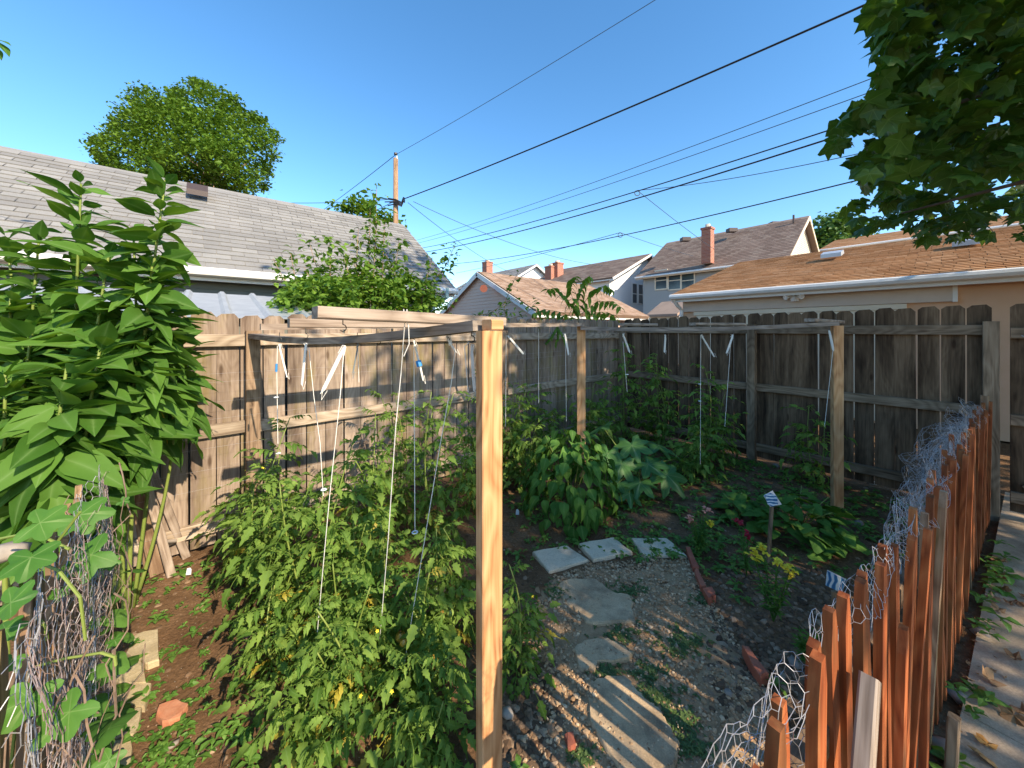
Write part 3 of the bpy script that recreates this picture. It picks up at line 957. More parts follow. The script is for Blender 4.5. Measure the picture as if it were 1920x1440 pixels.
def gable(name, label, A, u, L, v, W2, ze, zr, roof, wallm, trim, ov=.25, ovr=.25, side=None, split=None, gutter=None, tabs=(.14, .32), base=0.0):
    """A: front eave corner of the wall at plan level, u along ridge, v from the front wall to the back"""
    t = thing(name, label, 'building', A)
    B = A + u * L
    hw = W2
    slope = (zr - ze) / hw
    m = MB()
    poly = [A + ZV * base, A + ZV * ze, A + v * hw + ZV * (zr - .05), A + v * 2 * hw + ZV * ze, A + v * 2 * hw + ZV * base]
    m.extrude(poly, u * L)
    recalc(m.build('wall', wallm, t))
    upF = (v * hw + ZV * (zr - ze)).normalized()
    nF = u.cross(upF)
    if nF.z < 0:
        nF = -nF
    upB = (-v * hw + ZV * (zr - ze)).normalized()
    nB = u.cross(upB)
    if nB.z < 0:
        nB = -nB
    S = math.hypot(hw, zr - ze) + ov
    ra, rb = A - u * ovr, B + u * ovr
    e0 = ra + ZV * ze - upF * ov + nF * .06
    rf = recalc(slab(e0, e0 + u * (L + 2 * ovr), e0 + u * (L + 2 * ovr) + upF * S, e0 + upF * S, .1, nF).build('roof', roof, t))
    g0 = ra + v * 2 * hw + ZV * ze - upB * ov + nB * .06
    recalc(slab(g0, g0 + u * (L + 2 * ovr), g0 + u * (L + 2 * ovr) + upB * S, g0 + upB * S, .1, nB).build('roof', roof, t))
    lst = roof_tabs(e0 + nF * .001, u, L + 2 * ovr, upF, S, nF, *tabs)
    if split:
        lst.sort(key=lambda q: split(q[1]))
        for mm, c in lst[:290]:
            mm.build('shingle', roof, rf)
        lst = lst[290:]
    m = MB()
    for mm, c in lst:
        m.add(mm.v, mm.f)
    if m.v:
        stuff(m.build('shingles', roof, rf))
    # rake trim and fascia
    for st, sg in ((ra, -1), (rb, 1)):
        p = st + u * (.012 * sg)
        lumber('rake_board', p + ZV * ze - upF * ov - nF * .05, p + v * hw + ZV * zr - nF * .05, .16, .03, trim, t, ZV)
        lumber('rake_board', p + v * 2 * hw + ZV * ze - upB * ov - nB * .05, p + v * hw + ZV * zr - nB * .05, .16, .03, trim, t, ZV)
    q = e0 - nF * .06 - v * .03
    m = MB()
    if gutter:
        m.tube([q - u * .03, q + u * (L + 2 * ovr + .03)], .065, 8)
        m.build('gutter', gutter, t)
    lumber('fascia', e0 - nF * .11 + v * .03, e0 - nF * .11 + v * .03 + u * (L + 2 * ovr), .15, .03, trim, t, ZV)
    if side:
        sm, which = side
        m = MB()
        if 'front' in which:
            siding(m, A, u, L, base, ze, -v)
        if 'start' in which:
            def lim(z):
                if z <= ze:
                    return (0, 2 * hw)
                k = (z - ze) / slope
                return (k, 2 * hw - k)
            siding(m, A, v, 2 * hw, base, zr - .1, -u, top=lim)
        if 'end' in which:
            def lim2(z):
                if z <= ze:
                    return (0, 2 * hw)
                k = (z - ze) / slope
                return (k, 2 * hw - k)
            siding(m, B, v, 2 * hw, base, zr - .1, u, top=lim2)
        stuff(m.build('siding', sm, t))
    return t
def window(t, c, u, out, w_, h_, trim=None, panes=2):
    trim = trim or M_white
    o = c + out * .03
    fr = lumber('window', o - ZV * (h_ / 2), o - ZV * (h_ / 2) + ZV * .07, w_ + .14, .05, trim, t, u)
    for a, b in ((-1, 0), (1, 0)):
        q = o + u * a * (w_ / 2 + .035)
        lumber('frame', q - ZV * h_ / 2, q + ZV * h_ / 2, .07, .05, trim, fr, u)
    q = o + ZV * h_ / 2
    lumber('frame', q, q + ZV * .08, w_ + .14, .05, trim, fr, u)
    for k in range(panes):
        zz = h_ / panes
        c2 = o - out * .012 - ZV * (h_ / 2) + ZV * (zz * k)
        lumber('pane', c2 + ZV * .03, c2 + ZV * (zz - .01), w_ - .01, .012, M_glass, fr, u)
        if k:
            lumber('frame', c2 - ZV * .02, c2 + ZV * .03, w_, .05, trim, fr, u)
def chimney(t, base, h, w_, mat=None):
    c = thing_part(t, 'chimney', base, h, w_)
    return c
def thing_part(t, name, base, h, w_):
    m = MB()
    m.box((0, 0, h / 2), (w_, w_, h))
    m.box((0, 0, h - .06), (w_ + .08, w_ + .08, .12))
    c = put(name, m.mesh(name, M_chim), frame(D, NB, base), t)
    m = MB()
    m.tube([(0, 0, h), (0, 0, h + .2)], w_ * .28, 8)
    put('flue', m.mesh('flue', M_cream), frame(D, NB, base), c)
    m = MB()
    m.box((0, 0, -.0), (w_ + .1, w_ + .1, .25))
    return c

# left neighbour garage, grey shingles
gA = Vector((-4.1, 4.9, 0)) - D * 9 + NB * .3
g1 = gable('neighbour_garage', 'long garage with sunlit grey shingle roof behind the left fence', gA, D, 12.55, NB, 2.3, 2.6, 4.28, M_shG, M_sidD, M_white,
           ov=.35, ovr=.3, side=(M_sidD, 'front'), split=lambda c: (0 if 0 < proj(c)[0] < 760 and c.y > 1 else 100) + c.length, gutter=M_white)
m = MB()
vc = at(350, 356, 6.2)
up_ = (NB * 2.3 + ZV * 1.68).normalized()
m.extrude([vc - up_ * .16, vc - up_ * .16 + ZV * .09, vc + up_ * .1 + ZV * .1, vc + up_ * .2], D * .28)
recalc(m.build('roof_vent', M_vent, g1))
# downspout at the garage corner
m = MB()
m.tube([at(838, 540, 7.2), at(838, 556, 7.2), at(812, 575, 7.35), at(812, 640, 7.35)], .05, 6)
m.build('downspout', M_teal, g1)
# low metal shed roof between fence and garage
sh = thing('metal_shed', 'low shed with ribbed galvanised metal roof just behind the left fence', 'shed', fx(420, 0, -1.2))
s0, s1 = FL0 - D * 1.6 + NB * .25, FL0 + D * 1.15 + NB * .25
m = MB()
m.extrude([s0 + NB * .1, s0 + NB * .1 + ZV * 1.66, s0 + NB * 1.6 + ZV * 1.95, s0 + NB * 1.6], s1 - s0 - D * .1)
recalc(m.build('wall', M_sidD, sh))  # dark wall colour stands in for shade in the fence gaps
upm = (NB * 1.75 + ZV * .33).normalized()
nm_ = D.cross(upm)
nm_ = nm_ if nm_.z > 0 else -nm_
k = 0
x = 0.0
while x < (s1 - s0).length - .2:
    p = s0 + D * x + ZV * 1.7
    m = MB()
    prof = [(0, 0), (.21, 0), (.235, .028), (.265, .028), (.29, 0)]
    for (xa, ha), (xb, hb) in zip(prof[:-1], prof[1:]):
        A, B = p + D * xa + nm_ * ha, p + D * xb + nm_ * hb
        m.extrude([A, B, B + upm * 1.75, A + upm * 1.75], nm_ * .004)
    recalc(m.build('roof_sheet', M_metalroof, sh))
    x += .29

# tan roof garage with pink gable
pA = Vector((.64, 10.9, 0))
pink = gable('alley_garage', 'small garage with pink sided gable and tan shingle roof beyond the fence corner', pA + EB * 0, D, 6.0, NB, 2.75, 2.25, 3.66, M_shT, M_sidP, M_white, ov=.3, ovr=.15, side=(M_sidP, 'start'), gutter=None)
m = MB()
m.tube([at(907, 541, 12.2), at(907, 541, 11.9)], .13, 8)
m.build('gable_light', plain('rust_lamp', (0.25, .08, .05), .7), pink)
# white house
wA = Vector((10.17, 28, 0)) - D * 4.5
wh = gable('white_house', 'white sided two storey house with brown roof in the distance', wA, NB, 8.5, D, 4.5, 5.35, 7.4, M_shB, M_sidW, M_white, ov=.5, ovr=.6, side=(M_sidW, 'start'), tabs=(.3, .6))
for i in (-1, 1):
    c = at(1195 + i * 7, 548, 27.2)
    window(wh, wA + D * (3.6 + i * .42) + ZV * 4.35, D, -NB, .6, 1.5)
chimney(wh, at(1033, 520, 31.5) - ZV * .4, 1.35, .75)
chimney(wh, at(1045, 518, 31.5) - ZV * .4, 1.55, .75)
# grey house
hA = Vector((13.3, 18, 0))
gh_ = gable('grey_house', 'grey sided house with brown shingle roof and brick chimney', hA + D * .4, NB, 7.6, D, 3.9, 5.35, 8.05, M_shB, M_sidG, M_cream, ov=.45, ovr=.35, side=(M_sidG, 'front'), gutter=M_white, tabs=(.2, .4))
m = MB()
siding(m, hA + D * .4, D, 7.8, 3.0, 8.0, -NB, top=lambda z: (0, 7.8) if z <= 5.35 else ((z - 5.35) / .692, 7.8 - (z - 5.35) / .692))
stuff(m.build('siding', M_sidC, gh_))
for px in (1240, 1265, 1290):
    k_ = (px - 960) / F
    p0 = hA + D * .4
    t_ = (p0.x - k_ * p0.y) / (k_ * NB.y - NB.x)
    q = p0 + NB * t_
    window(gh_, Vector((q.x, q.y, 1.6 + (HZ - 526) / F * q.y)), NB, -D, .72, 1.2, M_cream)
cb = at(1327, 478, 20.8)
chimney(gh_, cb - ZV * .5, 2.05, .5)
for px, py in ((1285, 449), (1372, 432), (1452, 420)):
    m = MB()
    c = at(px, py, 22.4)
    m.box(c, (.5, .4, .22))
    m.build('roof_vent', M_vent, gh_)
m = MB()
m.tube([at(1488, 418, 20.5), at(1488, 403, 20.5)], .05, 6)
m.build('vent_pipe', M_vent, gh_)
# porch roof at its foot
po = thing('porch', 'small tan shingled porch roof in front of the grey house', 'porch', at(1240, 620, 19))
a, b_ = at(1212, 590, 19), at(1270, 588, 17)
m = MB()
m.extrude([a, b_, b_ + D * 1.6 + ZV * .75, a + D * 1.6 + ZV * .75], -ZV * .12)
recalc(m.build('roof', M_shT, po))
m = MB()
m.extrude([a + D * .2 - ZV * .1, b_ + D * .2 - ZV * .1, b_ + D * .2 - ZV * 2.4, a + D * .2 - ZV * 2.4], D * .1)
recalc(m.build('wall', M_cream, po))
# far house between
fA = at(1000, 620, 36) - D * 3.2
fA.z = 0
fh = gable('distant_house', 'distant house with white gable and grey roof behind the pink garage', fA, NB, 9, D, 3.2, 6.3, 8.1, M_shG, M_sidW, M_white, ov=.5, ovr=.5, side=None, tabs=(.4, .8))
chimney(fh, at(914, 520, 38) - ZV * .3, 1.9, .8)

# garage with orange roof beyond the right fence
oA = Vector((3.95, 8.65, 0)) + EB * .3
og = gable('orange_roof_garage', 'long peach garage with orange shingle roof and white gutter beyond the right fence', oA, E, 9.5, EB, 4.1, 2.5, 3.72, M_shO, M_peach, M_white, ov=.35, ovr=.12, side=None, gutter=M_white, tabs=(.14, .3))
k = oA - EB * .02
def onwall(px, z, out=.03):
    kk = (px - 960) / F
    p0 = oA - EB * out
    t = (kk * p0.y - p0.x) / (E.x - kk * E.y)
    q = p0 + E * t
    q.z = z
    return q
a, b_ = onwall(1282, 2.2), onwall(1790, 2.2)
lumber('door_header', a, b_, .3, .1, M_panel, og, ZV)
lumber('door_header_trim', b_ - E * .02, b_ + E * .03, .32, .12, M_white, og, ZV)
lumber('door_casing', a + E * .25 - ZV * .2, b_ - E * .5 - ZV * .2, .09, .07, M_cream, og, ZV)
lumber('garage_door', a + E * .3 - ZV * 1.2, b_ - E * .6 - ZV * 1.2, 1.9, .03, M_cream, og, ZV)
m = MB()
m.tube([oA - EB * .33 - E * .1 + ZV * 2.36, oA - EB * .2 - E * .05 + ZV * 2.2, oA - EB * .06 - E * .02 + ZV * 2.1, oA - EB * .06 - E * .02], .045, 6)
m.build('downspout', M_white, og)
lq = onwall(1490, 2.27, .16)
m = MB()
for sg in (-1, 1):
    m.tube([lq + E * .02 * sg, lq + E * .1 * sg - EB * .06 - ZV * .01, lq + E * .13 * sg - EB * .1 - ZV * .03], .022, 7, .05)
m.box(lq - ZV * .05, (.09, .09, .1))
m.build('flood_light', M_white, og)
for px, py in ((1542, 482), (1785, 460)):
    m = MB()
    c = at(px, py, 8.6 if px < 1600 else 6.9)
    upo = (EB * 4.1 + ZV * 1.22).normalized()
    m.extrude([c - upo * .2, c - upo * .2 + ZV * .09, c + upo * .1 + ZV * .1, c + upo * .2], E * .36)
    recalc(m.build('roof_vent', M_metalroof, og))
# house behind with orange roof
bA = at(1543, 466, 23)
bA.z = 0
bh = gable('orange_roof_house', 'larger house with orange roof and white eaves half hidden by the tree leaves', bA + E * .3, E, 12, EB, 4.5, 6.75, 8.0, M_shO, M_sidC, M_white, ov=.5, ovr=.4, side=None, gutter=M_white, tabs=(.3, .6))
window(bh, bA + E * 3.0 + ZV * 6.2, E, -EB, 1.5, .9)

# ------------------------------------------------------------------ utility pole and cables
pole = thing('utility_pole', 'brown wooden utility pole standing behind the grey roof', 'pole', at(742, 620, 16) - ZV * 1.6)
m = MB()
pb = at(742, 620, 16)
pt = at(742, 297, 16)
m.tube([Vector((pb.x, pb.y, 0)), Vector((pb.x, pb.y, 4)), pt], .14, 10, .1)
put('shaft', m.mesh('shaft', M_pole, True), Matrix.Identity(4), pole)
m = MB()
m.tube([pt - ZV * .05 + Vector((.07, -.05, 0)), pt + ZV * .22 + Vector((.04, -.05, 0))], .03, 6)
m.build('pole_pin', M_white, pole)
m = MB()
m.tube([at(742, 290, 15.9), at(742, 287, 15.9)], .08, 8)
m.build('insulator', M_hook, pole)
m = MB()
for i in range(5):
    q = at(742, 374 + i * 2, 15.8)
    m.tube([q + Vector((R.uniform(-.6, -.2), 0, R.uniform(-.1, .12))), q, q + Vector((.25, 0, -.12)), q + Vector((.35, -.05, .08)), q + Vector((.42, -.1, .02))], .025, 5)
m.build('cable_splices', M_cable, pole)
def cable(label, a, b, sag, r, mat=M_cable, r2=None):
    A, B = at(*a), at(*b)
    m = MB()
    m.tube([A + (B - A) * t - ZV * sag * 4 * t * (1 - t) for t in [i / 24 for i in range(25)]], r, 5)
    return tag(m.build('overhead_cable', mat), label, 'cable', 'overhead cables')
cable('thin cable from the pole top rising to the top edge of the picture', (742, 290, 15.9), (1420, -120, 8), .1, .009, M_cableB)
cable('thin cable from the pole top down to the left behind the roof', (742, 290, 15.9), (560, 425, 26), .1, .014, M_cableB)
cable('thick black cable from the pole rising to the upper right', (760, 372, 15.8), (1760, -52, 6), .12, .022)
cable('thin cable running left from the pole over the roof', (738, 373, 15.9), (480, 378, 19), .12, .013, M_cableB)
cable('short cable drooping left from the pole into the shrub', (738, 378, 15.9), (610, 432, 21), .1, .013, M_cableB)
cable('uppermost thin cable of the bundle crossing to the right tree', (775, 452, 24), (1700, 122, 6.5), .22, .009, M_cableB)
cable('second thin cable of the bundle crossing to the right tree', (775, 458, 24), (1720, 141, 6.5), .22, .009, M_cableB)
cable('upper thick black cable of the bundle crossing behind the right tree', (780, 467, 24), (1750, 180, 6.5), .3, .016)
cable('lower thick black cable of the bundle crossing behind the right tree', (790, 474, 24), (1750, 198, 6.5), .3, .02)
cable('thin cable dropping from the bundle toward the right tree', (1195, 357, 12), (1700, 268, 6.5), .12, .009, M_cableB)
cable('lowest black cable in front of the houses, ending in the right tree', (845, 495, 24), (1750, 303, 6.5), .3, .015)
cable('thin service cable down to the left of the chimney house', (1163, 436, 14.5), (855, 512, 28), .1, .012, M_cableB)
cable('thin service cable down to the grey house roof', (1195, 357, 13), (1340, 468, 20.4), .05, .011, M_cableB)
cable('twisted service cable sloping down right from the pole', (775, 378, 15.7), (1130, 498, 27), .5, .013, M_cableB)
cable('second service cable sloping down right from the pole behind the shrub', (765, 380, 15.7), (960, 512, 30), .3, .013, M_cableB)
cable('thin service cable from the low black cable to the grey house', (1163, 436, 14.5), (1300, 480, 20.5), .05, .01, M_cableB)
for px, py, Y, l in ((1163, 437, 14.4, 'small cable loop on the lowest black cable'), (1195, 358, 12.2, 'small cable clamp on the thick bundle cable')):
    m = MB()
    c = at(px, py + 4, Y)
    m.tube([c + Vector((.09 * math.cos(i * .7), 0, .09 * math.sin(i * .7))) for i in range(10)], .014, 5)
    tag(m.build('cable_loop', M_cableB), l, 'cable loop')

# ------------------------------------------------------------------ garden floor: slabs, stones, gravel
def rough_poly(pts, sub=3, amp=.008):
    out = []
    n = len(pts)
    for i in range(n):
        a, b = Vector(pts[i]), Vector(pts[(i + 1) % n])
        for k in range(sub):
            q = a + (b - a) * k / sub
            out.append((q.x + R.uniform(-amp, amp), q.y + R.uniform(-amp, amp)))
    return out
def stone(name, label, cat, px, h, mat, sub=3, amp=.006, group=None, tilt=0.0):
    g = [G(*p) for p in px]
    c = sum(g, Vector()) / len(g)
    poly = rough_poly([p - c for p in g], sub, amp)
    m = MB()
    n = len(poly)
    ins = [(x * .965, y * .965) for x, y in poly]
    vs = [(x, y, -.05) for x, y in poly] + [(x, y, h - .008) for x, y in poly] + [(x, y, h + R.uniform(-.002, .002)) for x, y in ins]
    fs = [(i, (i + 1) % n, n + (i + 1) % n, n + i) for i in range(n)] + [(n + i, n + (i + 1) % n, 2 * n + (i + 1) % n, 2 * n + i) for i in range(n)] + [tuple(range(2 * n, 3 * n))]
    m.add(vs, fs)
    o = put(name, m.mesh(name, mat), Matrix.Translation(c) @ Matrix.Rotation(tilt, 4, 'X'), None)
    recalc(o)
    return tag(o, label, cat, group)
PV = 'pale square pavers'
stone('square_paver', 'pale square paver, leftmost of the arc of three', 'paver', [(998, 1038), (1062, 1026), (1104, 1053), (1030, 1076)], .016, M_paver, 3, .002, PV)
stone('square_paver', 'pale square paver with dark specks, middle of the arc of three', 'paver', [(1084, 1022), (1150, 1011), (1186, 1038), (1112, 1053)], .016, M_paver, 3, .002, PV)
stone('square_paver', 'pale square paver, rightmost of the arc of three beside the red brick edge', 'paver', [(1182, 1012), (1250, 1012), (1288, 1045), (1207, 1046)], .016, M_paver, 3, .002, PV)
SG = 'worn concrete stepping slabs'
stone('stepping_slab', 'large worn concrete slab in the gravel below the pale pavers', 'slab', [(1047, 1092), (1069, 1086), (1115, 1086), (1126, 1095), (1153, 1112), (1184, 1119), (1186, 1142), (1193, 1168), (1160, 1170), (1097, 1169), (1085, 1153), (1072, 1139), (1054, 1131), (1047, 1117)], .01, M_slab, 4, .008, SG)
stone('stepping_slab', 'small half buried concrete slab between the two larger slabs', 'slab', [(1077, 1217), (1100, 1200), (1140, 1200), (1173, 1217), (1190, 1227), (1173, 1237), (1120, 1243), (1113, 1257), (1083, 1255)], .01, M_slab, 4, .008, SG)
stone('stepping_slab', 'long concrete slab with shadow stripes nearest the camera', 'slab', [(1102, 1283), (1127, 1272), (1173, 1270), (1190, 1290), (1213, 1313), (1237, 1333), (1250, 1357), (1277, 1403), (1262, 1437), (1230, 1470), (1180, 1470), (1107, 1357), (1100, 1310)], .01, M_slab, 4, .008, SG)
EG = 'flat edging stones along the left bed'
for px, l in (([(255, 1195), (298, 1186), (297, 1245), (272, 1252), (235, 1232)], 'farthest flat tan edging stone on the left'),
              ([(225, 1235), (272, 1250), (270, 1290), (210, 1285)], 'second farthest flat tan edging stone on the left'),
              ([(208, 1290), (285, 1288), (272, 1330), (205, 1328)], 'middle flat tan edging stone on the left'),
              ([(205, 1340), (268, 1335), (250, 1390), (195, 1392)], 'second nearest flat tan edging stone on the left'),
              ([(190, 1398), (250, 1393), (240, 1455), (180, 1455)], 'nearest flat tan edging stone on the left')):
    stone('edging_stone', l, 'stone', px, .02 + R.uniform(-.005, .005), M_stone, 3, .006, EG)
stone('brick', 'broken orange brick lying on the bare soil at lower left', 'brick', [(292, 1352), (296, 1332), (330, 1320), (352, 1328), (338, 1356), (303, 1364)], .024, M_brickO, 2, .006)
BR = 'red bricks edging the gravel path'
stone('brick', 'red edging brick beside the rightmost pale paver', 'brick', [(1286, 1033), (1293, 1034), (1310, 1072), (1300, 1074)], .035, M_brick, 3, .004, BR)
stone('brick', 'thin red edging brick in the middle of the path edge', 'brick', [(1301, 1076), (1309, 1074), (1324, 1106), (1314, 1108)], .03, M_brick, 3, .004, BR)
stone('brick', 'short red brick end at the bend of the path edge', 'brick', [(1316, 1112), (1334, 1108), (1342, 1124), (1328, 1131)], .03, M_brick, 3, .004, BR)
stone('brick', 'red edging brick standing proud near the picket fence', 'brick', [(1391, 1229), (1403, 1230), (1440, 1282), (1424, 1290)], .05, M_brick, 3, .004, BR)
stone('brick', 'pinkish brick fragment by the long slab at the bottom', 'brick', [(1060, 1385), (1075, 1378), (1080, 1402), (1066, 1410)], .02, M_brick, 3, .004)

ICO = None
def pebble_shape():
    t = (1 + 5 ** .5) / 2
    v = [(-1, t, 0), (1, t, 0), (-1, -t, 0), (1, -t, 0), (0, -1, t), (0, 1, t), (0, -1, -t), (0, 1, -t), (t, 0, -1), (t, 0, 1), (-t, 0, -1), (-t, 0, 1)]
    f = [(0, 11, 5), (0, 5, 1), (0, 1, 7), (0, 7, 10), (0, 10, 11), (1, 5, 9), (5, 11, 4), (11, 10, 2), (10, 7, 6), (7, 1, 8), (3, 9, 4), (3, 4, 2), (3, 2, 6), (3, 6, 8), (3, 8, 9), (4, 9, 5), (2, 4, 11), (6, 2, 10), (8, 6, 7), (9, 8, 1)]
    return [Vector(q).normalized() for q in v], f
PVV, PFF = pebble_shape()
def pebble(m, p, r, flat=.6):
    a = R.uniform(0, 6.3)
    sx, sy, sz = r * R.uniform(.8, 1.35), r * R.uniform(.65, 1.05), r * flat * R.uniform(.7, 1.1)
    ca, sa = math.cos(a), math.sin(a)
    vs = []
    for q in PVV:
        j = R.uniform(.82, 1.12)
        x, y, z = q.x * sx * j, q.y * sy * j, q.z * sz * j
        vs.append((p[0] + x * ca - y * sa, p[1] + x * sa + y * ca, p[2] + z))
    m.add(vs, PFF)
def inpoly(x, y, poly):
    c = False
    n = len(poly)
    for i in range(n):
        x1, y1 = poly[i]
        x2, y2 = poly[(i + 1) % n]
        if (y1 > y) != (y2 > y) and x < (x2 - x1) * (y - y1) / (y2 - y1) + x1:
            c = not c
    return c
PATH = [(p.x, p.y) for p in [G(*q) for q in ((1010, 1090), (1110, 1052), (1290, 1048), (1320, 1090), (1345, 1135), (1400, 1230), (1455, 1310), (1520, 1420), (1560, 1560), (1000, 1560), (975, 1400), (1000, 1300), (985, 1200), (1000, 1130))]]
pm = MB()
cx_, cy_ = sum(q[0] for q in PATH) / len(PATH), sum(q[1] for q in PATH) / len(PATH)
N_ = 26
pv = []
ring = rough_poly([Vector((q[0], q[1], 0)) for q in PATH], 4, .025)
for k in range(N_ + 1):
    t_ = k / N_
    for q in ring:
        x_, y_ = cx_ + (q[0] - cx_) * t_, cy_ + (q[1] - cy_) * t_
        pv.append((x_, y_, gh(x_, y_) + .005 - .008 * max(0, t_ - .8) / .2))
nr = len(ring)
pm.add(pv, [(k * nr + i, (k + 1) * nr + i, (k + 1) * nr + (i + 1) % nr, k * nr + (i + 1) % nr) for k in range(N_) for i in range(nr)])
struct(recalc(pm.build('path', grime('packed_path', (0.32, 0.2, 0.105), (0.48, 0.325, 0.185), 0.45), None, True)))
m = MB()
for i in range(19000):
    x, y = R.uniform(-.1, 1.4), R.uniform(1.05, 2.6)
    if inpoly(x, y, PATH) and noise.noise(Vector((x * 3, y * 3, 5))) > -.22:
        pebble(m, (x, y, gh(x, y) + R.uniform(.002, .009)), R.choice((.003, .004, .005, .006, .008, .011)) * R.uniform(.8, 1.2))
for i in range(420):
    g = G(R.uniform(1040, 1280), R.uniform(1085, 1440))
    pebble(m, (g.x, g.y, .011), R.choice((.002, .003, .004, .006)))
stuff(m.build('gravel', M_gravel), 'loose pea gravel between the stepping slabs of the path', 'gravel')
m = MB()
for i in range(7000):
    x, y = R.uniform(-2.6, 3.6), R.uniform(1.05, 5.6)
    d = noise.noise(Vector((x * 1.7, y * 1.7, 2)))
    if R.random() < .45 + d and (Vector((x, y, 0)) - PF0).dot(PN) < -.02 and (Vector((x, y, 0)) - FL0).dot(NB) < -.05 and (Vector((x, y, 0)) - CORNER).dot(EB) < -.05 and (Vector((x, y, 0)) - LF0).dot(LN) > .05:
        pebble(m, (x, y, gh(x, y) + .001), R.choice((.005, .007, .009, .013, .02)) * R.uniform(.7, 1.2), .55)
for i in range(1500):                      # crumbly dug soil right of the path and behind the tall post
    px, py = R.uniform(1330, 1560), R.uniform(1060, 1330)
    if R.random() < .3:
        px, py = R.uniform(940, 1050), R.uniform(1230, 1440)
    p = G(px, py)
    if (p - PF0).dot(PN) < -.03:
        pebble(m, (p.x, p.y, gh(p.x, p.y)), R.uniform(.008, .024), .6)
stuff(m.build('soil_clods', M_clod), 'crumbled dark soil clods and crumbs across the beds', 'soil')
rocks = [((1610, 985), .05, 'flat pale rock at the foot of the right fence'), ((1555, 880), .045, 'brown rock at the foot of the right fence'), ((1635, 908), .06, 'orange brown rock beside the netting at the right fence'),
         ((1490, 1245), .03, 'small rock in the dug soil near the pickets'), ((1365, 1300), .02, 'round pale pebble on the gravel path'), ((1842, 1195), .055, 'rounded pale rock at the outer foot of the pickets'),
         ((1800, 1310), .05, 'grey rock at the outer foot of the pickets'), ((1785, 1420), .06, 'grey flat rock at the bottom of the picket row'), ((952, 1340), .03, 'light stone just right of the tall post foot'),
         ((1455, 875), .05, 'reddish rock beside the middle right fence post'), ((325, 1398), .02, 'small white pebble near the orange brick'), ((20, 1040), .055, 'large tan rock behind the vine leaves at far left')]
for (px, py), r, l in rocks:
    m = MB()
    pebble(m, (0, 0, 0), r, .6)
    p = G(px, py) if px > 100 else at(14, 1040, 1.02)
    o = put('rock', m.mesh('rock', M_rock, True), Matrix.Translation(p + ZV * r * .2), None)
    tag(o, l, 'rock')
m = MB()
m.box((0, 0, .18), (.03, .03, .36))
# pointed stake outside the pickets at the bottom
st = lumber('stake', G(1742, 1440) + PN * .05, G(1742, 1440) + PN * .05 + Vector((.05, .03, .2)), .06, .03, M_stake, None, PD)
tag(st, 'short split wooden stake leaning at the bottom of the picket row', 'stake')

# ------------------------------------------------------------------ leaves
def blade(L, Wd, prof, n=8, fold=.25, droop=.2, wav=0.0, pet=0.0, tooth=0.0):
    m = MB()
    vs, rib, fs = [], [], []
    def wid(t):
        for (a, wa), (b, wb) in zip(prof[:-1], prof[1:]):
            if a <= t <= b:
                return wa + (wb - wa) * (t - a) / (b - a)
        return 0
    for i in range(n + 1):
        t = i / n
        x = pet + L * t * (1 - .12 * droop * t)
        z = -droop * L * t * t
        w_ = wid(t) * Wd / 2
        if tooth and 0 < i < n:
            w_ *= 1 + tooth * (1 if i % 2 else -1)
        wv = wav * math.sin(t * 9) * Wd
        vs += [(x, -w_, z + fold * w_ + wv), (x, 0, z), (x, w_, z + fold * w_ - wv)]
        rib += [0.0, 1.0, 0.0]
    for i in range(n):
        a = i * 3
        fs += [(a, a + 3, a + 4, a + 1), (a + 1, a + 4, a + 5, a + 2)]
    m.add(vs, fs, rib)
    if pet:
        m.tube([(0, 0, .0), (pet, 0, 0)], .003, 4)
    return m
def palm(Rd, fn, n=28, cup=.15, droop=.15, pet=0.0):
    m = MB()
    vs, rib = [(0, 0, 0)], [1.0]
    for k, q in enumerate((.5, 1.0)):
        for i in range(n):
            th = -math.pi + 2 * math.pi * (i + .5) / n
            r, rb = fn(th)
            r *= Rd * q
            x, y = r * math.cos(th), r * math.sin(th)
            z = cup * r * (1 if q < 1 else .6) * math.cos(th * 5) * .6 - droop * (r / Rd) ** 2 * Rd
            vs.append((x, y, z))
            rib.append(rb * (1.0 if q < 1 else .85))
    fs = []
    for i in range(n):
        j = (i + 1) % n
        if i == n - 1:
            continue
        fs.append((0, 1 + i, 1 + j))
        fs.append((1 + i, 1 + n + i, 1 + n + j, 1 + j))
    m.add(vs, fs, rib)
    return m
def gourd_fn(th):
    a = abs(th)
    lob = [(0, 1.0, .5), (1.05, .82, .5), (2.1, .72, .45)]
    r = .42 + max(l[1] * math.exp(-((a - l[0]) / l[2]) ** 2) for l in lob) * .58
    if a > 2.85:
        r *= .55
    rb = 1.0 if min(abs(a - l[0]) for l in lob) < .12 else 0.0
    return r, rb
def squash_fn(th):
    a = abs(th)
    lob = [(0, 1.0, .33), (.9, .92, .33), (1.8, .78, .35), (2.5, .6, .35)]
    r = .38 + max(l[1] * math.exp(-((a - l[0]) / l[2]) ** 2) for l in lob) * .62
    r *= 1 + .06 * math.sin(a * 23)
    if a > 2.9:
        r *= .5
    rb = 1.0 if min(abs(a - l[0]) for l in lob) < .1 else 0.0
    return r, rb
def heart_fn(th):
    a = abs(th)
    r = .62 + .38 * math.exp(-(a / .42) ** 2) + .12 * math.exp(-((a - 2.2) / .5) ** 2)
    if a > 2.85:
        r *= .6
    return r, (1.0 if a < .1 or abs(a - 1.0) < .1 else 0.0)
def tulip_fn(th):
    a = abs(th)
    lob = [(.38, 1.0, .25), (1.25, .95, .33)]
    r = .58 + max(l[1] * math.exp(-((a - l[0]) / l[2]) ** 2) for l in lob) * .42
    if a < .14:
        r *= .88
    if a > 2.6:
        r *= .62
    return r, (1.0 if min(abs(a - .4), abs(a - 1.25), a) < .09 else 0.0)
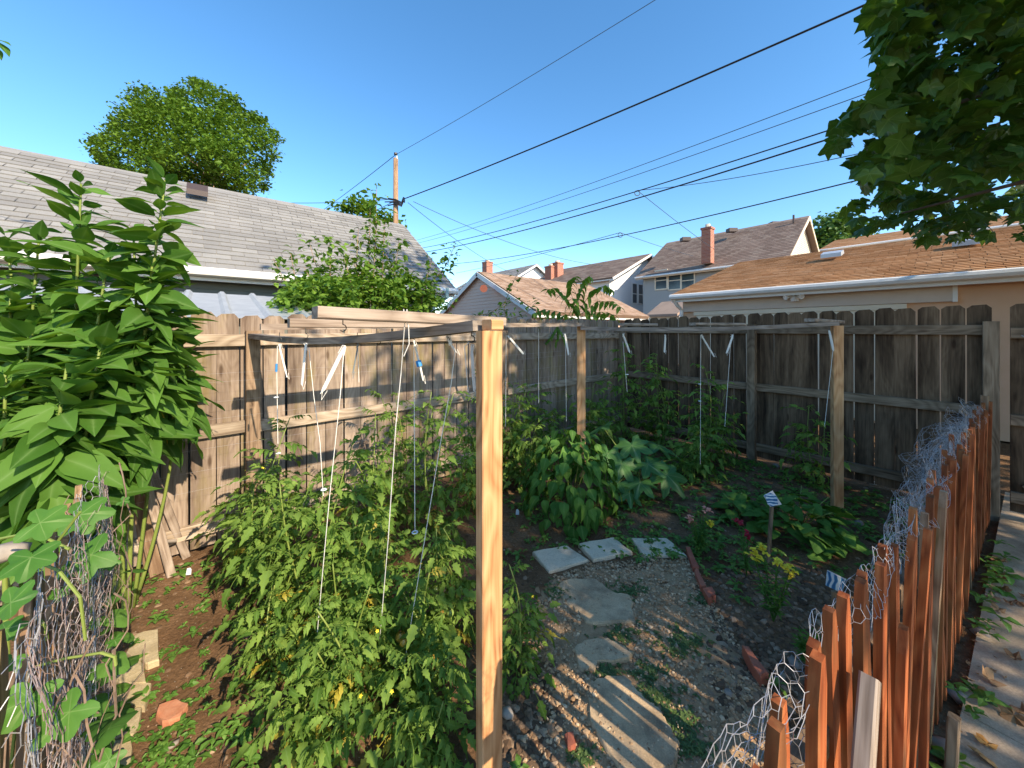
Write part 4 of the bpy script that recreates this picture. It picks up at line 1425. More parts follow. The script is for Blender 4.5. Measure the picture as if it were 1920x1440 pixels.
LANCE = [(0, .12), (.12, .62), (.28, .98), (.4, 1.0), (.6, .78), (.8, .42), (.93, .14), (1, 0)]
OVATE = [(0, .2), (.12, .75), (.3, 1.0), (.5, .92), (.75, .5), (.92, .16), (1, 0)]
def tomato_leaf(L, seed, curl):
    rr = random.Random(seed)
    m = MB()
    pts = []
    n = 6
    for i in range(n + 1):
        t = i / n
        pts.append(Vector((L * t * (1 - .2 * curl * t), rr.uniform(-.006, .006), -curl * L * t * t)))
    m.tube(pts, .0026, 4, .0012)
    st = [(.25, .5), (.45, .8), (.63, .85), (.82, .7)]
    for t, sz in st:
        p = pts[min(n, int(t * n))]
        for sg in (-1, 1):
            ll = L * .36 * sz * rr.uniform(.8, 1.15)
            b = blade(ll, ll * rr.uniform(.42, .56), OVATE, 8, .3, rr.uniform(.2, .9), .05, pet=.012, tooth=.26)
            M = Matrix.Translation(p) @ Matrix.Rotation(sg * rr.uniform(.8, 1.25), 4, 'Z') @ Matrix.Rotation(rr.uniform(.0, .6), 4, 'Y') @ Matrix.Rotation(rr.uniform(-.5, .5), 4, 'X')
            m.merge(b, M)
        if rr.random() < .6:
            b = blade(L * .1, L * .07, OVATE, 4, .2, .3)
            m.merge(b, Matrix.Translation(pts[min(n, int(t * n) + 1)]) @ Matrix.Rotation(rr.choice((-1, 1)) * 1.2, 4, 'Z'))
    ll = L * .42
    b = blade(ll, ll * .52, OVATE, 8, .3, .6, .05, tooth=.26)
    m.merge(b, Matrix.Translation(pts[-1]) @ Matrix.Rotation(.35 + curl * .4, 4, 'Y'))
    return m
TOM = [tomato_leaf(.2, i, .25 + .12 * i).mesh('leaf', M_tom, True) for i in range(6)]
TOMY = [tomato_leaf(.17, 40 + i, .5 + .2 * i).mesh('leaf', M_tomy, True) for i in range(2)]
SUN = [blade(.22, .11, LANCE, 9, f_, d, wv, pet=.03).mesh('leaf', M_sunf, True) for d, wv, f_ in ((.12, .02, .3), (.3, .05, .15), (.55, -.05, .35), (.85, .04, .2))]
SUNY = blade(.2, .085, LANCE, 9, .45, 1.1, .07, pet=.03).mesh('leaf', M_tomy, True)
GOURD = [palm(.115, gourd_fn, 34, .12, d).mesh('leaf', M_gourd, True) for d in (.12, .3, -.1)]
SQUASH = [palm(.2, squash_fn, 44, .2, d).mesh('leaf', M_squash, True) for d in (.1, .3)]
BEANL = [blade(.11, .085, OVATE, 6, .2, d, .02, pet=.02).mesh('leaf', M_bean, True) for d in (.3, .7, 1.0)]
BEANH = [palm(.085, heart_fn, 24, .1, d).mesh('leaf', M_bean, True) for d in (.15, .4)]
TULIP_B = [palm(.082, tulip_fn, 26, .12, d) for d in (.05, .25, .4)]
TULIP = [q.mesh('leaf', M_tulip, True) for q in TULIP_B]
def LM(p, az, pitch, roll=0.0, s=1.0):
    return Matrix.Translation(p) @ Matrix.Rotation(az, 4, 'Z') @ Matrix.Rotation(-pitch, 4, 'Y') @ Matrix.Rotation(roll, 4, 'X') @ Matrix.Scale(s, 4)

def face(p, nrm, spin, s=1.0):
    z = nrm.normalized()
    x = Vector((math.cos(spin), math.sin(spin), 0))
    x = (x - z * x.dot(z)).normalized()
    M = Matrix((x, z.cross(x), z)).transposed().to_4x4()
    M.translation = p
    return M @ Matrix.Scale(s, 4)
# tall sunroot stalks at the left
def sunroot(label, base, top, n, lo=.35, ls=1.0):
    t = thing('sunroot_plant', label, 'plant', base, 'tall leafy stalks at the left')
    bow = Vector((R.uniform(-.06, .06), R.uniform(-.06, .06), 0))
    def P(k):
        return base + (top - base) * k + bow * math.sin(math.pi * k)
    m = MB()
    m.tube([P(i / 10) for i in range(11)], .011, 6, .005)
    m.build('stem', M_stem, t, True)
    az = R.uniform(0, 6.3)
    for i in range(n):
        k = lo + (1 - lo) * (i / (n - 1)) ** .9
        az += 1.57 + R.gauss(0, .35) if i % 2 == 0 else math.pi + R.gauss(0, .2)
        tt = (k - lo) / (1 - lo)
        old = tt < .35 and R.random() < .05
        sz = ls * (1.2 - .3 * max(0, tt - .6) / .4) * R.uniform(.6, 1.22)
        if tt > .97:
            sz *= .65
        pitch = -.5 + .95 * tt ** 1.8 + R.gauss(0, .32)
        put('leaf', SUNY if old else SUN[R.randrange(2) if tt > .6 else R.randrange(4)], LM(P(k), az, pitch, R.gauss(0, .45), sz), t)
    return t
SR = [('tallest sunroot stalk, its bare tip standing against the grey roof', (240, 1.98), (310, 338), 34), ('sunroot stalk with a broad top just left of the tallest one', (120, 2.0), (152, 345), 36),
      ('sunroot stalk at the far left edge with a drooping crown', (10, 2.05), (12, 445), 30), ('short dense sunroot stalk at the left edge', (-20, 1.85), (20, 560), 30),
      ('middle sunroot stalk filling the gap below the two tall tips', (180, 1.85), (205, 470), 36), ('right hand sunroot stalk leaning over the fence boards', (250, 2.1), (315, 560), 34),
      ('low sunroot stalk with hanging leaves above the wire post', (170, 1.72), (190, 640), 30), ('low sunroot stalk behind the vine leaves at the left', (70, 1.75), (60, 620), 30),
      ('slender side stalk with a small tuft in front of the fence boards', (255, 2.15), (335, 655), 18), ('sunroot stalk hidden deep in the middle of the clump', (110, 2.2), (120, 520), 34),
      ('sunroot stalk leaning right in the upper middle of the clump', (215, 2.05), (250, 430), 34), ('sunroot stalk between the left edge and the broad top', (60, 1.95), (75, 430), 34), ('sunroot stalk in front of the shed roof', (205, 1.95), (285, 500), 32),
      ('front sunroot stalk hanging over the vine leaves', (120, 1.6), (125, 690), 28), ('front sunroot stalk low above the leaning boards', (235, 1.9), (262, 640), 20), ('short sunroot stalk low at the left edge', (15, 1.65), (10, 700), 28)]
for l, (bx, Y), (tx, ty), n in SR:
    b_ = at(bx, 620, Y)
    b_.z = 0
    sunroot(l, b_, at(tx, ty, Y + R.uniform(-.05, .05)), int(n * 3.0), (.98 if bx > 200 else .66) / max(1.1, at(tx, ty, Y).z), .8)

# gourd vine with big leaves on the left picket fence
vn = thing('gourd_vine', 'climbing vine with broad pale green lobed leaves over the wire fence at lower left', 'vine', LF0 + LN * .1)
GL = [(58, 1045, .84, 1.3, 0, .2), (172, 1040, 1.15, 1.55, 1, .1), (75, 980, .93, 1.3, 0, .3), (150, 965, 1.22, 1.5, 1, .2), (20, 1130, .74, 1.2, 2, .1), (55, 1310, .78, .95, 2, .1), (130, 1335, .8, 1.0, 0, .3),
      (10, 1180, .85, .8, 1, .2), (205, 1055, 1.25, .55, 1, .2), (230, 940, 1.45, .45, 2, .3), (110, 1110, 1.0, .5, 1, .2), (45, 1055, 1.05, .8, 2, .4), (215, 1200, 1.2, .45, 0, .3), (205, 1425, 1.0, .55, 0, .4), (20, 1240, .8, .7, 1, .3), (180, 1170, 1.25, .4, 2, .3)]
for x, y, Y, s_, k, pt in GL:
    put('leaf', GOURD[k], face(at(x, y, Y), Vector((R.uniform(0, .5), R.uniform(-.75, -.35), .8)), R.uniform(-2.2, .6), s_ * .42 * min(1.15, Y + .05) * (1.0 if y < 1300 else 1.5)), vn)
for px in ([(0, 1010), (40, 1002), (78, 1005), (130, 1030)], [(0, 1290), (30, 1260), (120, 1235), (190, 1224), (215, 1232), (217, 1248)], [(25, 1200), (45, 1165), (70, 1158), (85, 1175), (88, 1200)], [(60, 1050), (110, 1070), (150, 1120), (160, 1200)], [(20, 1440), (35, 1300), (38, 1200), (60, 1080), (150, 960)]):
    m = MB()
    pts = [at(x, y, .92) for x, y in px]
    m.tube(pts, .0035, 5)
    m.build('stem', M_stem, vn)
for i in range(30):                       # lower leaves spilling on the inner side
    u, zz = R.uniform(-.1, 1.1), R.uniform(.05, .55)
    p = LF0 + LD * u + LN * R.uniform(.06, .16) + ZV * zz
    put('leaf', BEANH[R.randrange(2)], LM(p, R.uniform(0, 6.3), R.uniform(-.5, .3), R.gauss(0, .3), R.uniform(.45, .85)), vn)

# tomatoes
def tomato(label, base, h, n, spread=.3, lean=(0, 0), yel=.05, stems=3, ls=1.0, low=.12, fruit=0, flowers=0):
    t = thing('tomato_plant', label, 'plant', base, 'tomato plants')
    for sidx in range(stems):
        a = R.uniform(0, 6.3)
        top = base + Vector((lean[0] + math.cos(a) * spread * R.uniform(.1, .7), lean[1] + math.sin(a) * spread * R.uniform(.1, .7), h * (1 if sidx == 0 else R.uniform(.6, .98))))
        bow = Vector((R.uniform(-.1, .1), R.uniform(-.1, .1), 0))
        def P(k):
            return base + (top - base) * k + bow * math.sin(math.pi * k)
        m = MB()
        m.tube([P(i / 8) for i in range(9)], .0065, 5, .003)
        m.build('stem', M_stem, t, True)
        az = R.uniform(0, 6.3)
        for i in range(n // stems):
            k = low + (1 - low) * i / max(1, n // stems - 1)
            az += 2.4 + R.gauss(0, .3)
            yl = R.random() < yel * (2.2 if k < .4 else .3)
            me = TOMY[R.randrange(2)] if yl else TOM[R.randrange(6)]
            put('leaf', me, LM(P(k), az, .5 * k + R.gauss(.1, .25), R.gauss(0, .3), ls * R.uniform(.75, 1.2) * (1 - .25 * max(0, k - .8) / .2)), t)
    for i in range(fruit):
        p = base + Vector((R.uniform(-.09, .09), R.uniform(-.09, .03), h * R.uniform(.3, .5)))
        m = MB()
        rr_ = R.uniform(.016, .024)
        for a in range(6):
            pass
        vs, fs = [], []
        for a in range(5):
            ph = math.pi * (a + .5) / 5
            for b in range(8):
                th = 2 * math.pi * b / 8
                vs.append((rr_ * math.sin(ph) * math.cos(th), rr_ * math.sin(ph) * math.sin(th), rr_ * .9 * math.cos(ph)))
        for a in range(4):
            for b in range(8):
                fs.append((a * 8 + b, (a + 1) * 8 + b, (a + 1) * 8 + (b + 1) % 8, a * 8 + (b + 1) % 8))
        fs += [tuple(range(7, -1, -1)), tuple(range(32, 40))]
        m.add(vs, fs)
        put('tomato', m.mesh('tomato', M_greenfruit if R.random() < .6 else M_redfruit, True), Matrix.Translation(p), t)
    for i in range(flowers):
        p = base + Vector((R.uniform(-.2, .2), R.uniform(-.2, .1), h * R.uniform(.5, .95)))
        m = MB()
        for b in range(5):
            m.merge(blade(.009, .005, OVATE, 3, .1, .3), Matrix.Rotation(b * 1.257, 4, 'Z'))
        put('flower', m.mesh('flower', M_yel), LM(p, R.uniform(0, 6), .5, 0), t)
    return t
def gp_(px, py):
    return G(px, py)
TS = [('sunlit tomato plant in the centre of the near left cluster', (600, 1200), .95, 48, .3, 3, .95), ('sunlit tomato plant nearest the left fence post', (520, 1110), .98, 46, .28, 3, 1.0),
      ('tall tomato plant behind the near cluster, left of the strings', (690, 1085), 1.0, 48, .3, 3, .95), ('low yellowing tomato plant at the front of the near cluster', (650, 1310), .52, 42, .3, 3, .8),
      ('low tomato plant with fruit left of the tall orange post', (790, 1270), .5, 36, .26, 3, .85), ('shaded tall tomato plant behind the slanting string', (830, 1045), 1.12, 46, .26, 3, .9),
      ('shaded tomato plant against the middle of the left fence', (745, 985), 1.0, 40, .3, 3, 1.0), ('shaded tomato plant directly behind the tall orange post', (890, 965), 1.1, 42, .3, 3, 1.0),
      ('small tomato plant at the bottom edge of the picture', (600, 1425), .34, 34, .28, 3, .8), ('tomato plant in the shade right of the tall orange post', (968, 900), .95, 40, .32, 3, 1.1),
      ('tomato plant spreading toward the bare soil on the left', (480, 1075), .72, 36, .3, 3, .95), ('tomato plant with small green fruit in the shade by the post', (845, 1195), .55, 34, .24, 3, .85),
      ('small tomato plant peeking out right of the tall post foot', (960, 1250), .42, 20, .18, 2, .8), ('trailing tomato plant at the bottom right of the near cluster', (770, 1420), .34, 34, .28, 3, .85),
      ('dense tomato plant filling the middle of the near cluster', (700, 1195), .7, 40, .28, 3, .9), ('short tomato plant at the left front of the near cluster', (540, 1260), .45, 30, .25, 3, .85)]
for i, (l, b_, h, n, sp, stn, ls) in enumerate(TS):
    tomato(l, gp_(*b_), h * 1.06, int(n * 1.75), sp * 1.1, (0, 0), .1 if b_[1] > 1150 else .03, stn + 1, ls * .94, .1, fruit=(8 if 'fruit' in l else 0), flowers=1)
def gxy(px, Y):
    return Vector(((px - 960) / F * Y, Y, 0))
FT = [('tall shaded tomato plant tied up in the fence corner', (1170, 5.0), 1.42, 34, .22), ('shaded tomato plant just right of the fence corner', (1240, 4.75), 1.3, 36, .26), ('shaded tomato plant under the narrow string bundle', (1215, 5.1), .95, 30, .28),
      ('shaded tomato plant under the right tilted bundle', (1315, 4.35), 1.15, 40, .25), ('shaded tomato plant left of the middle right fence post', (1362, 4.3), .85, 32, .28), ('small shaded tomato plant between the right posts', (1530, 3.75), .82, 26, .2),
      ('shaded tomato plant by the second orange post', (1100, 4.6), .95, 30, .3), ('low shaded tomato plant along the far left fence', (1030, 4.55), .9, 40, .34), ('shaded tomato plant between the tall post and the dense bush', (990, 3.7), .85, 40, .3), ('shaded tomato plant low behind the squash leaves', (1140, 4.6), .7, 36, .34), ('short tomato plant low in front of the right fence rail', (1300, 4.0), .5, 26, .3)]
for l, (px, Y), h, n, sp in FT:
    tomato(l, gxy(px, Y), h, int(n * 1.25), sp, (0, 0), .01, 3, 1.12, .15, flowers=1)

# bushes
def bush(name, label, base, rx, h, n, leaves, ls, droop=.6, stem=True):
    t = thing(name, label, 'plant', base)
    for i in range(7):
        a = i * .9 + R.uniform(-.2, .2)
        top = base + Vector((math.cos(a) * rx * .6, math.sin(a) * rx * .6, h * R.uniform(.6, .95)))
        m = MB()
        m.tube([base, base + (top - base) * .5 + ZV * h * .12, top], .005, 5, .003)
        m.build('stem', M_stem, t, True)
    for i in range(n):
        a = R.uniform(0, 6.3)
        ph = math.acos(R.uniform(-.1, 1))
        q = R.uniform(.7, 1.0)
        p = base + Vector((rx * q * math.sin(ph) * math.cos(a), rx * q * math.sin(ph) * math.sin(a), h * (.12 + .88 * q * max(0, math.cos(ph)) * .98)))
        p.z = max(.05, p.z)
        put('leaf', leaves[R.randrange(len(leaves))], LM(p, a + R.gauss(0, .5), -droop * ph / 1.5 + R.gauss(0, .25), R.gauss(0, .3), ls * R.uniform(.75, 1.25)), t)
    return t
bush('pepper_bush', 'dense dark green bush with drooping pointed leaves in the middle of the garden', gxy(1068, 3.2), .4, .78, 295, BEANL, .9, .75)
bush('bean_plant', 'low broad leaved plant behind the far picture stake', gxy(1495, 2.85), .36, .34, 120, BEANH, .82, .25)
bush('bean_plant', 'small low leafy plant left of the far picture stake', gxy(1390, 3.1), .22, .2, 24, BEANH, .8, .4)
sq = thing('squash_plant', 'squash plant with large jagged leaves right of the dense bush', 'plant', gxy(1185, 3.75))
for (x, y, Y, s_) in ((1130, 800, 3.8, 1.0), (1185, 835, 3.7, 1.1), (1235, 835, 3.75, 1.15), (1165, 870, 3.5, 1.0), (1215, 870, 3.5, 1.05), (1250, 890, 3.4, 1.1), (1140, 850, 3.6, .9), (1200, 905, 3.35, .9), (1100, 820, 4.0, .8), (1270, 860, 3.9, .7), (1180, 925, 3.3, .7), (1160, 905, 3.4, .7)):
    p = at(x, y, Y)
    b_ = gxy(1185, 3.75) + Vector((R.uniform(-.05, .05), R.uniform(-.05, .05), 0))
    m = MB()
    m.tube([b_, b_ + (p - b_) * .5 + ZV * .1, p], .007, 5, .005)
    m.build('stem', M_stem, sq, True)
    az = math.atan2(p.y - b_.y, p.x - b_.x)
    put('leaf', SQUASH[R.randrange(2)], LM(p, az + R.gauss(0, .3), R.uniform(-.75, -.2), R.gauss(0, .2), s_), sq)

# snapdragons
def snap(label, base, h, n, fm, heads):
    t = thing('snapdragon', label, 'flower', base, 'snapdragons in the bed')
    lv = blade(.06, .013, LANCE, 5, .2, .35)
    lvm = lv.mesh('leaf', M_bean)
    for i in range(n):
        a = R.uniform(0, 6.3)
        top = base + Vector((math.cos(a) * h * .32 * R.random() ** .5, math.sin(a) * h * .32 * R.random() ** .5, h * R.uniform(.75, 1)))
        m = MB()
        m.tube([base, base + (top - base) * .5, top], .003, 4, .002)
        for k in range(24):
            q = .15 + .82 * k / 24
            m.merge(lv, LM(base + (top - base) * q, k * 2.4 + R.uniform(-.3, .3), R.uniform(.0, .7), R.gauss(0, .3), R.uniform(.7, 1.15) * (1.15 - .5 * q)))
        m.build('stem', M_bean, t)
        if i < heads:
            m = MB()
            for k in range(9):
                c = Vector((R.gauss(0, .011), R.gauss(0, .011), R.uniform(-.005, .035)))
                for b in range(3):
                    m.merge(blade(.02, .02, OVATE, 3, .3, .4), LM(c, R.uniform(0, 6.3), R.uniform(-.3, .9), 0))
            put('bloom', m.mesh('bloom', fm[i % len(fm)]), Matrix.Translation(top), t)
    return t
snap('yellow flowered snapdragon beside the far picture stake', G(1450, 1165), .36, 7, [M_yel], 6)
snap('dark red snapdragon between the two yellow ones', G(1400, 1080), .34, 4, [M_red], 2)
snap('bushy snapdragon with a pale pink and yellow bloom behind the pavers', G(1310, 1035), .28, 10, [M_pink, M_yel], 3)
snap('green snapdragon without blooms near the pickets', G(1520, 1250), .2, 6, [M_yel], 0)
# picture stakes
def sign(label, foot, top, px, mat, Y, back):
    t = thing('plant_marker', label, 'marker', foot)
    lumber('stake', foot, top, .024, .016, M_stake, t, Vector((1, 0, 0)))
    c = sum((at(*p, Y) for p in px), Vector()) / len(px)
    m = MB()
    m.extrude([at(*p, Y) - c for p in px], (0, .004, 0))
    put('picture_card', m.mesh('card', mat), Matrix.Translation(c), t)
    m = MB()
    m.extrude([at(*p, Y + .006) - c for p in back], (0, .003, 0))
    put('card_backing', m.mesh('card', M_white), Matrix.Translation(c), t)
f = G(1440, 1055)
sign('upright stake with a blue swirl picture card in the flower bed', f, at(1447, 950, f.y), [(1434, 928), (1446, 925), (1457, 932), (1459, 946), (1448, 950), (1440, 946)], M_cardA, f.y - .02, [(1432, 930), (1449, 920), (1466, 946), (1444, 950)])
f = G(1567, 1165)
sign('short stake with a striped blue picture card behind the pickets', f, at(1563, 1108, f.y), [(1552, 1071), (1585, 1088), (1578, 1112), (1549, 1098)], M_cardB, f.y - .02, [(1552, 1069), (1587, 1086), (1582, 1095), (1550, 1080)])
for px, py, l in ((970, 965, 'small white plant tag standing in soil right of the tall post'), (353, 1078, 'crumpled grey label lying near the leaning boards'), (1590, 1178, 'pale blue scrap behind the pickets')):
    m = MB()
    g = G(px, py)
    m.extrude([(-.015, 0, 0), (.015, 0, 0), (.015, .004, .03), (.006, .006, .042), (-.01, .005, .04)], (0, .003, 0))
    o = put('plant_tag', m.mesh('plant_tag', M_clip), Matrix.Translation(g) @ Matrix.Rotation(R.uniform(-.4, .4), 4, 'Z'), None)
    tag(o, l, 'tag')

# weeds and seedlings: uncountable ground cover
def weed(m, p, s, n=5):
    a0 = R.uniform(0, 6.3)
    for i in range(n):
        b = blade(.05 * s, .032 * s, OVATE, 3, .2, .4, 0, pet=.012 * s)
        m.merge(b, LM(p + ZV * (.012 + .02 * s * R.random()), a0 + i * 2.4, R.uniform(-.1, .6), R.gauss(0, .3), R.uniform(.7, 1.2)))
m = MB()
cnt = 0
while cnt < 1500:
    x, y = R.uniform(-2.5, 4), R.uniform(1.1, 5.6)
    p = Vector((x, y, 0))
    if (p - PF0).dot(PN) > -.06 or (p - FL0).dot(NB) > -.1 or (p - CORNER).dot(EB) > -.1 or (p - LF0).dot(LN) < .05:
        continue
    d = .14 + .5 * noise.noise(Vector((x * 1.3, y * 1.3, 8)))
    px, py = proj(p)
    if px < 480 and py > 1040:
        d += .16 if py < 1200 else .06
    if px > 1150 and py < 1080:
        d += .4
    if inpoly(x, y, PATH):
        d = .0
    if R.random() < d:
        p.z = gh(x, y)
        weed(m, p, R.uniform(.45, 1.0), R.choice((4, 5, 6)))
        cnt += 1
for i in range(190):
    px, py = R.uniform(235, 480), 1030 + 410 * R.random() ** 1.6
    p = G(px, py)
    if (p - LF0).dot(LN) < .1 or (p - FL0).dot(NB) > -.08:
        continue
    p.z = gh(p.x, p.y)
    weed(m, p, R.uniform(.28, .62), R.choice((4, 5, 6)))
stuff(m.build('seedlings', M_weed), 'scattered weed seedlings across the soil beds', 'weeds')
m = MB()
for (px, py, rx, n) in ((1155, 1110, 40, 60), (1165, 1185, 45, 80), (1280, 1205, 45, 150), (1235, 1300, 40, 90), (1270, 1350, 45, 110), (1140, 1255, 30, 50), (1300, 1400, 40, 80), (1040, 1110, 30, 40), (1090, 1420, 30, 50), (1215, 1260, 30, 60), (1320, 1120, 25, 30), (1190, 1110, 25, 40)):
    for i in range(n):
        g = G(px + R.gauss(0, rx * .5), py + R.gauss(0, rx * .28))
        g.z = gh(g.x, g.y) + .01
        for k in range(4):
            b = blade(.02, .009, OVATE, 3, .2, .4)
            m.merge(b, LM(g, R.uniform(0, 6.3), R.uniform(-.1, .8), 0, R.uniform(.6, 1.3)))
stuff(m.build('path_weeds', leafmat('mat_weed', (0.06, 0.11, 0.03), (0.12, 0.18, 0.05), trans=.2)), 'mats of low fine leaved weeds growing through the gravel path', 'weeds')
m = MB()
for i in range(26):                        # weeds at the outer foot of the pickets
    p = PF0 + PD * R.choice((R.uniform(2.4, 3.4), R.uniform(1.0, 3.8))) + PN * R.uniform(.04, .14)
    weed(m, p + ZV * R.uniform(0, .1), R.uniform(.6, 1.3), 6)
stuff(m.build('fence_weeds', M_weed), 'leafy weeds growing at the outer foot of the pickets', 'weeds')
# dry leaves on the walk
def dry(m, p, s):
    b = palm(.05, tulip_fn, 12, .5, R.uniform(-.5, .5))
    m.merge(b, LM(p, R.uniform(0, 6.3), R.gauss(0, .3), R.gauss(0, .35), s))
for i in range(34):
    p = PF0 + PD * R.uniform(.6, 3.4) + PN * (.08 + abs(R.gauss(0, .22)))
    m = MB()
    dry(m, Vector((0, 0, 0)), R.uniform(.5, 1.0))
    o = put('dry_leaf', m.mesh('dry_leaf', M_dry), Matrix.Translation(p + ZV * .045), None)
    tag(o, ('curled brown dry leaf in the litter strip at the foot of the pickets' if (p - PF0).dot(PN) < .2 else 'curled brown dry leaf lying out on the concrete walk'), 'leaf', 'dry leaves in the litter strip' if (p - PF0).dot(PN) < .2 else 'dry leaves out on the walk')
m = MB()
for i in range(420):
    p = PF0 + PD * R.uniform(.2, 3.5) + PN * (.05 + abs(R.gauss(0, .05))) + ZV * R.uniform(.0, .03)
    dry(m, p, R.uniform(.15, .4))
stuff(m.build('leaf_litter', M_dry), 'crumbled leaf litter between the pickets and the walk', 'leaf litter')

# ------------------------------------------------------------------ trees and shrubs
def leafquad(m, p, s, up=None):
    a = R.uniform(0, 6.3)
    t = R.uniform(-.9, .9)
    M = LM(p, a, t, R.gauss(0, .6), s)
    m.add([M @ Vector(q) for q in ((-.5, 0, 0), (0, -.36, .08), (.55, 0, -.05), (0, .36, .08))], [(0, 1, 2, 3)])
def crown_tree(name, label, lobes, Y, trunk, leaf, mat, nclump, nleaf, cr, seeds=0, limbs=True, depth=1.0):
    """lobes: (px,py,rpx) silhouettes at distance Y, real ellipsoids with their own depth"""
    b = at(trunk[0], 620, Y)
    b.z = 0
    t = thing(name, label, 'tree', b)
    m = MB()
    cs = []
    for (px, py, r) in lobes:
        c = at(px, py, Y)
        rr = r / F * Y
        c.y += R.uniform(-.4, .4) * rr * depth
        cs.append((c, rr))
    tot = sum(r * r for c, r in cs)
    for c, r in cs:
        for i in range(int(nclump * r * r / tot) + 1):
            v = Vector((R.gauss(0, 1), R.gauss(0, 1), R.gauss(0, 1))).normalized()
            q = c + Vector((v.x, v.y * depth, v.z)) * r * R.uniform(.55, 1.0) ** .6
            for k in range(nleaf):
                g = Vector((R.gauss(0, 1), R.gauss(0, 1), R.gauss(0, .7))) * cr
                leafquad(m, q + g, leaf * R.uniform(.6, 1.3))
    m.build('crown', mat, t)
    m = MB()
    fk = Vector((b.x, b.y, cs[0][0].z - cs[0][1] * .9 if trunk[1] is None else at(trunk[0], trunk[1], Y).z))
    m.tube([b, b + (fk - b) * .5 + Vector((.1, 0, 0)), fk], trunk[2], 8, trunk[2] * .7)
    for c, r in cs:
        mid = fk + (c - fk) * .5 + Vector((0, 0, -.1 * r))
        m.tube([fk - ZV * .2, mid, c], trunk[2] * .4, 6, trunk[2] * .06)
    m.build('trunk', M_barkP, t, True)
    return t
MS = [(165, 292), (172, 258), (202, 246), (212, 202), (236, 190), (248, 155), (268, 168), (300, 150), (322, 166), (346, 160), (366, 140), (386, 158), (412, 154), (440, 166), (452, 196), (482, 210), (500, 226), (516, 240), (532, 272), (522, 292), (506, 310), (512, 336), (494, 366), (440, 400), (200, 400), (168, 330), (190, 305)]
mt_ = thing('maple_tree', 'large rounded sunlit tree rising behind the grey roof', 'tree', Vector((at(400, 620, 20).x, 20, 0)))
m = MB()
def edged(x, y):
    b = 1e9
    for (x1, y1), (x2, y2) in zip(MS, MS[1:] + MS[:1]):
        dx, dy = x2 - x1, y2 - y1
        t = max(0, min(1, ((x - x1) * dx + (y - y1) * dy) / (dx * dx + dy * dy)))
        b = min(b, math.hypot(x - x1 - dx * t, y - y1 - dy * t))
    return b
cl = 0
while cl < 1000:
    x, y = R.uniform(160, 540), R.uniform(138, 400)
    if not inpoly(x, y, MS):
        continue
    e = edged(x, y)
    bp = noise.noise(Vector((x / 34, y / 26, 1.7))) + .4 * noise.noise(Vector((x / 13, y / 11, 4.2)))
    if e < 4 or bp < -.3:
        continue
    hd = math.sqrt(e) * .42
    sg = -1 if R.random() < .72 else R.uniform(-.6, 1)
    q = at(x, y, 20 + sg * (hd + 2.6 * bp))
    for k in range(34):
        g = Vector((R.gauss(0, 1), R.gauss(0, 1), R.gauss(0, .75))) * min(.27, .05 + e * .012)
        leafquad(m, q + g, .165 * R.uniform(.55, 1.3))
    cl += 1
m.build('crown', M_maple, mt_)
m = MB()
b0_ = Vector((at(400, 620, 20).x, 20, 0))
fk = at(402, 345, 20)
m.tube([b0_, b0_ + ZV * 5, fk], .32, 8, .22)
for x, y in ((412, 275), (385, 250), (330, 270), (290, 300), (450, 260), (350, 220), (470, 300), (250, 290), (300, 220)):
    e_ = at(x, y, 20 + R.uniform(-1.2, .6))
    m.tube([fk - ZV * .2, fk + (e_ - fk) * .5 - ZV * .15, e_], .13, 6, .03)
m.build('trunk', M_barkP, mt_, True)
crown_tree('small_tree', 'small dark treetop peeping over the end of the grey roof', [(650, 395, 14), (672, 388, 16), (690, 400, 18), (715, 415, 16), (735, 425, 14), (635, 388, 8)], 17, (690, 450, .12), .22, M_shrub, 60, 14, .2)
crown_tree('backyard_tree', 'green treetop between the grey house and the orange roofs', [(1560, 430, 26), (1585, 425, 28), (1540, 445, 20), (1610, 445, 25), (1560, 460, 26)], 33, (1570, 480, .3), .45, M_far, 120, 18, .5)

# shrub with tall shoots behind the left fence
sb = thing('mulberry_shrub', 'leafy green shrub with tall shoots growing behind the left fence', 'shrub', fx(640, 0, -.9))
m = MB()
st = MB()
def shoot(pts, ln, s_, dens=26, mm=None):
    mm = mm or m
    P_ = [at(*p) for p in pts]
    st.tube(P_, .008, 5, .003)
    for i in range(len(P_) - 1):
        a, b = P_[i], P_[i + 1]
        for k in range(int((b - a).length * dens) + 1):
            p = a + (b - a) * R.random()
            bl = blade(s_ * R.uniform(.7, 1.25), s_ * .72, OVATE, 4, .25, .4, .02, pet=.015)
            mm.merge(bl, LM(p + Vector((R.gauss(0, ln), R.gauss(0, ln), R.gauss(0, ln))), R.uniform(0, 6.3), R.gauss(.1, .5), R.gauss(0, .4)))
Ys = 4.7
for pts in ([(690, 600, Ys), (700, 520, Ys), (705, 440, Ys), (706, 350, Ys)], [(640, 600, Ys), (610, 540, Ys), (590, 490, Ys), (580, 455, Ys)], [(620, 600, Ys - .4), (560, 560, Ys - .3), (530, 520, Ys - .2), (512, 485, Ys - .2)], [(600, 600, 4.2), (660, 540, 4.4), (650, 500, 4.5), (640, 468, 4.5)],
            [(760, 600, 5.2), (800, 540, 5.4), (835, 500, 5.5), (855, 455, 5.5)], [(720, 600, 5), (760, 560, 5.2), (800, 540, 5.3), (830, 545, 5.3)], [(650, 600, 4.5), (680, 540, 4.6), (660, 480, 4.6)], [(740, 600, 5), (745, 540, 5.1), (735, 500, 5.1), (720, 470, 5)]):
    shoot(pts, .06, .085, 80)
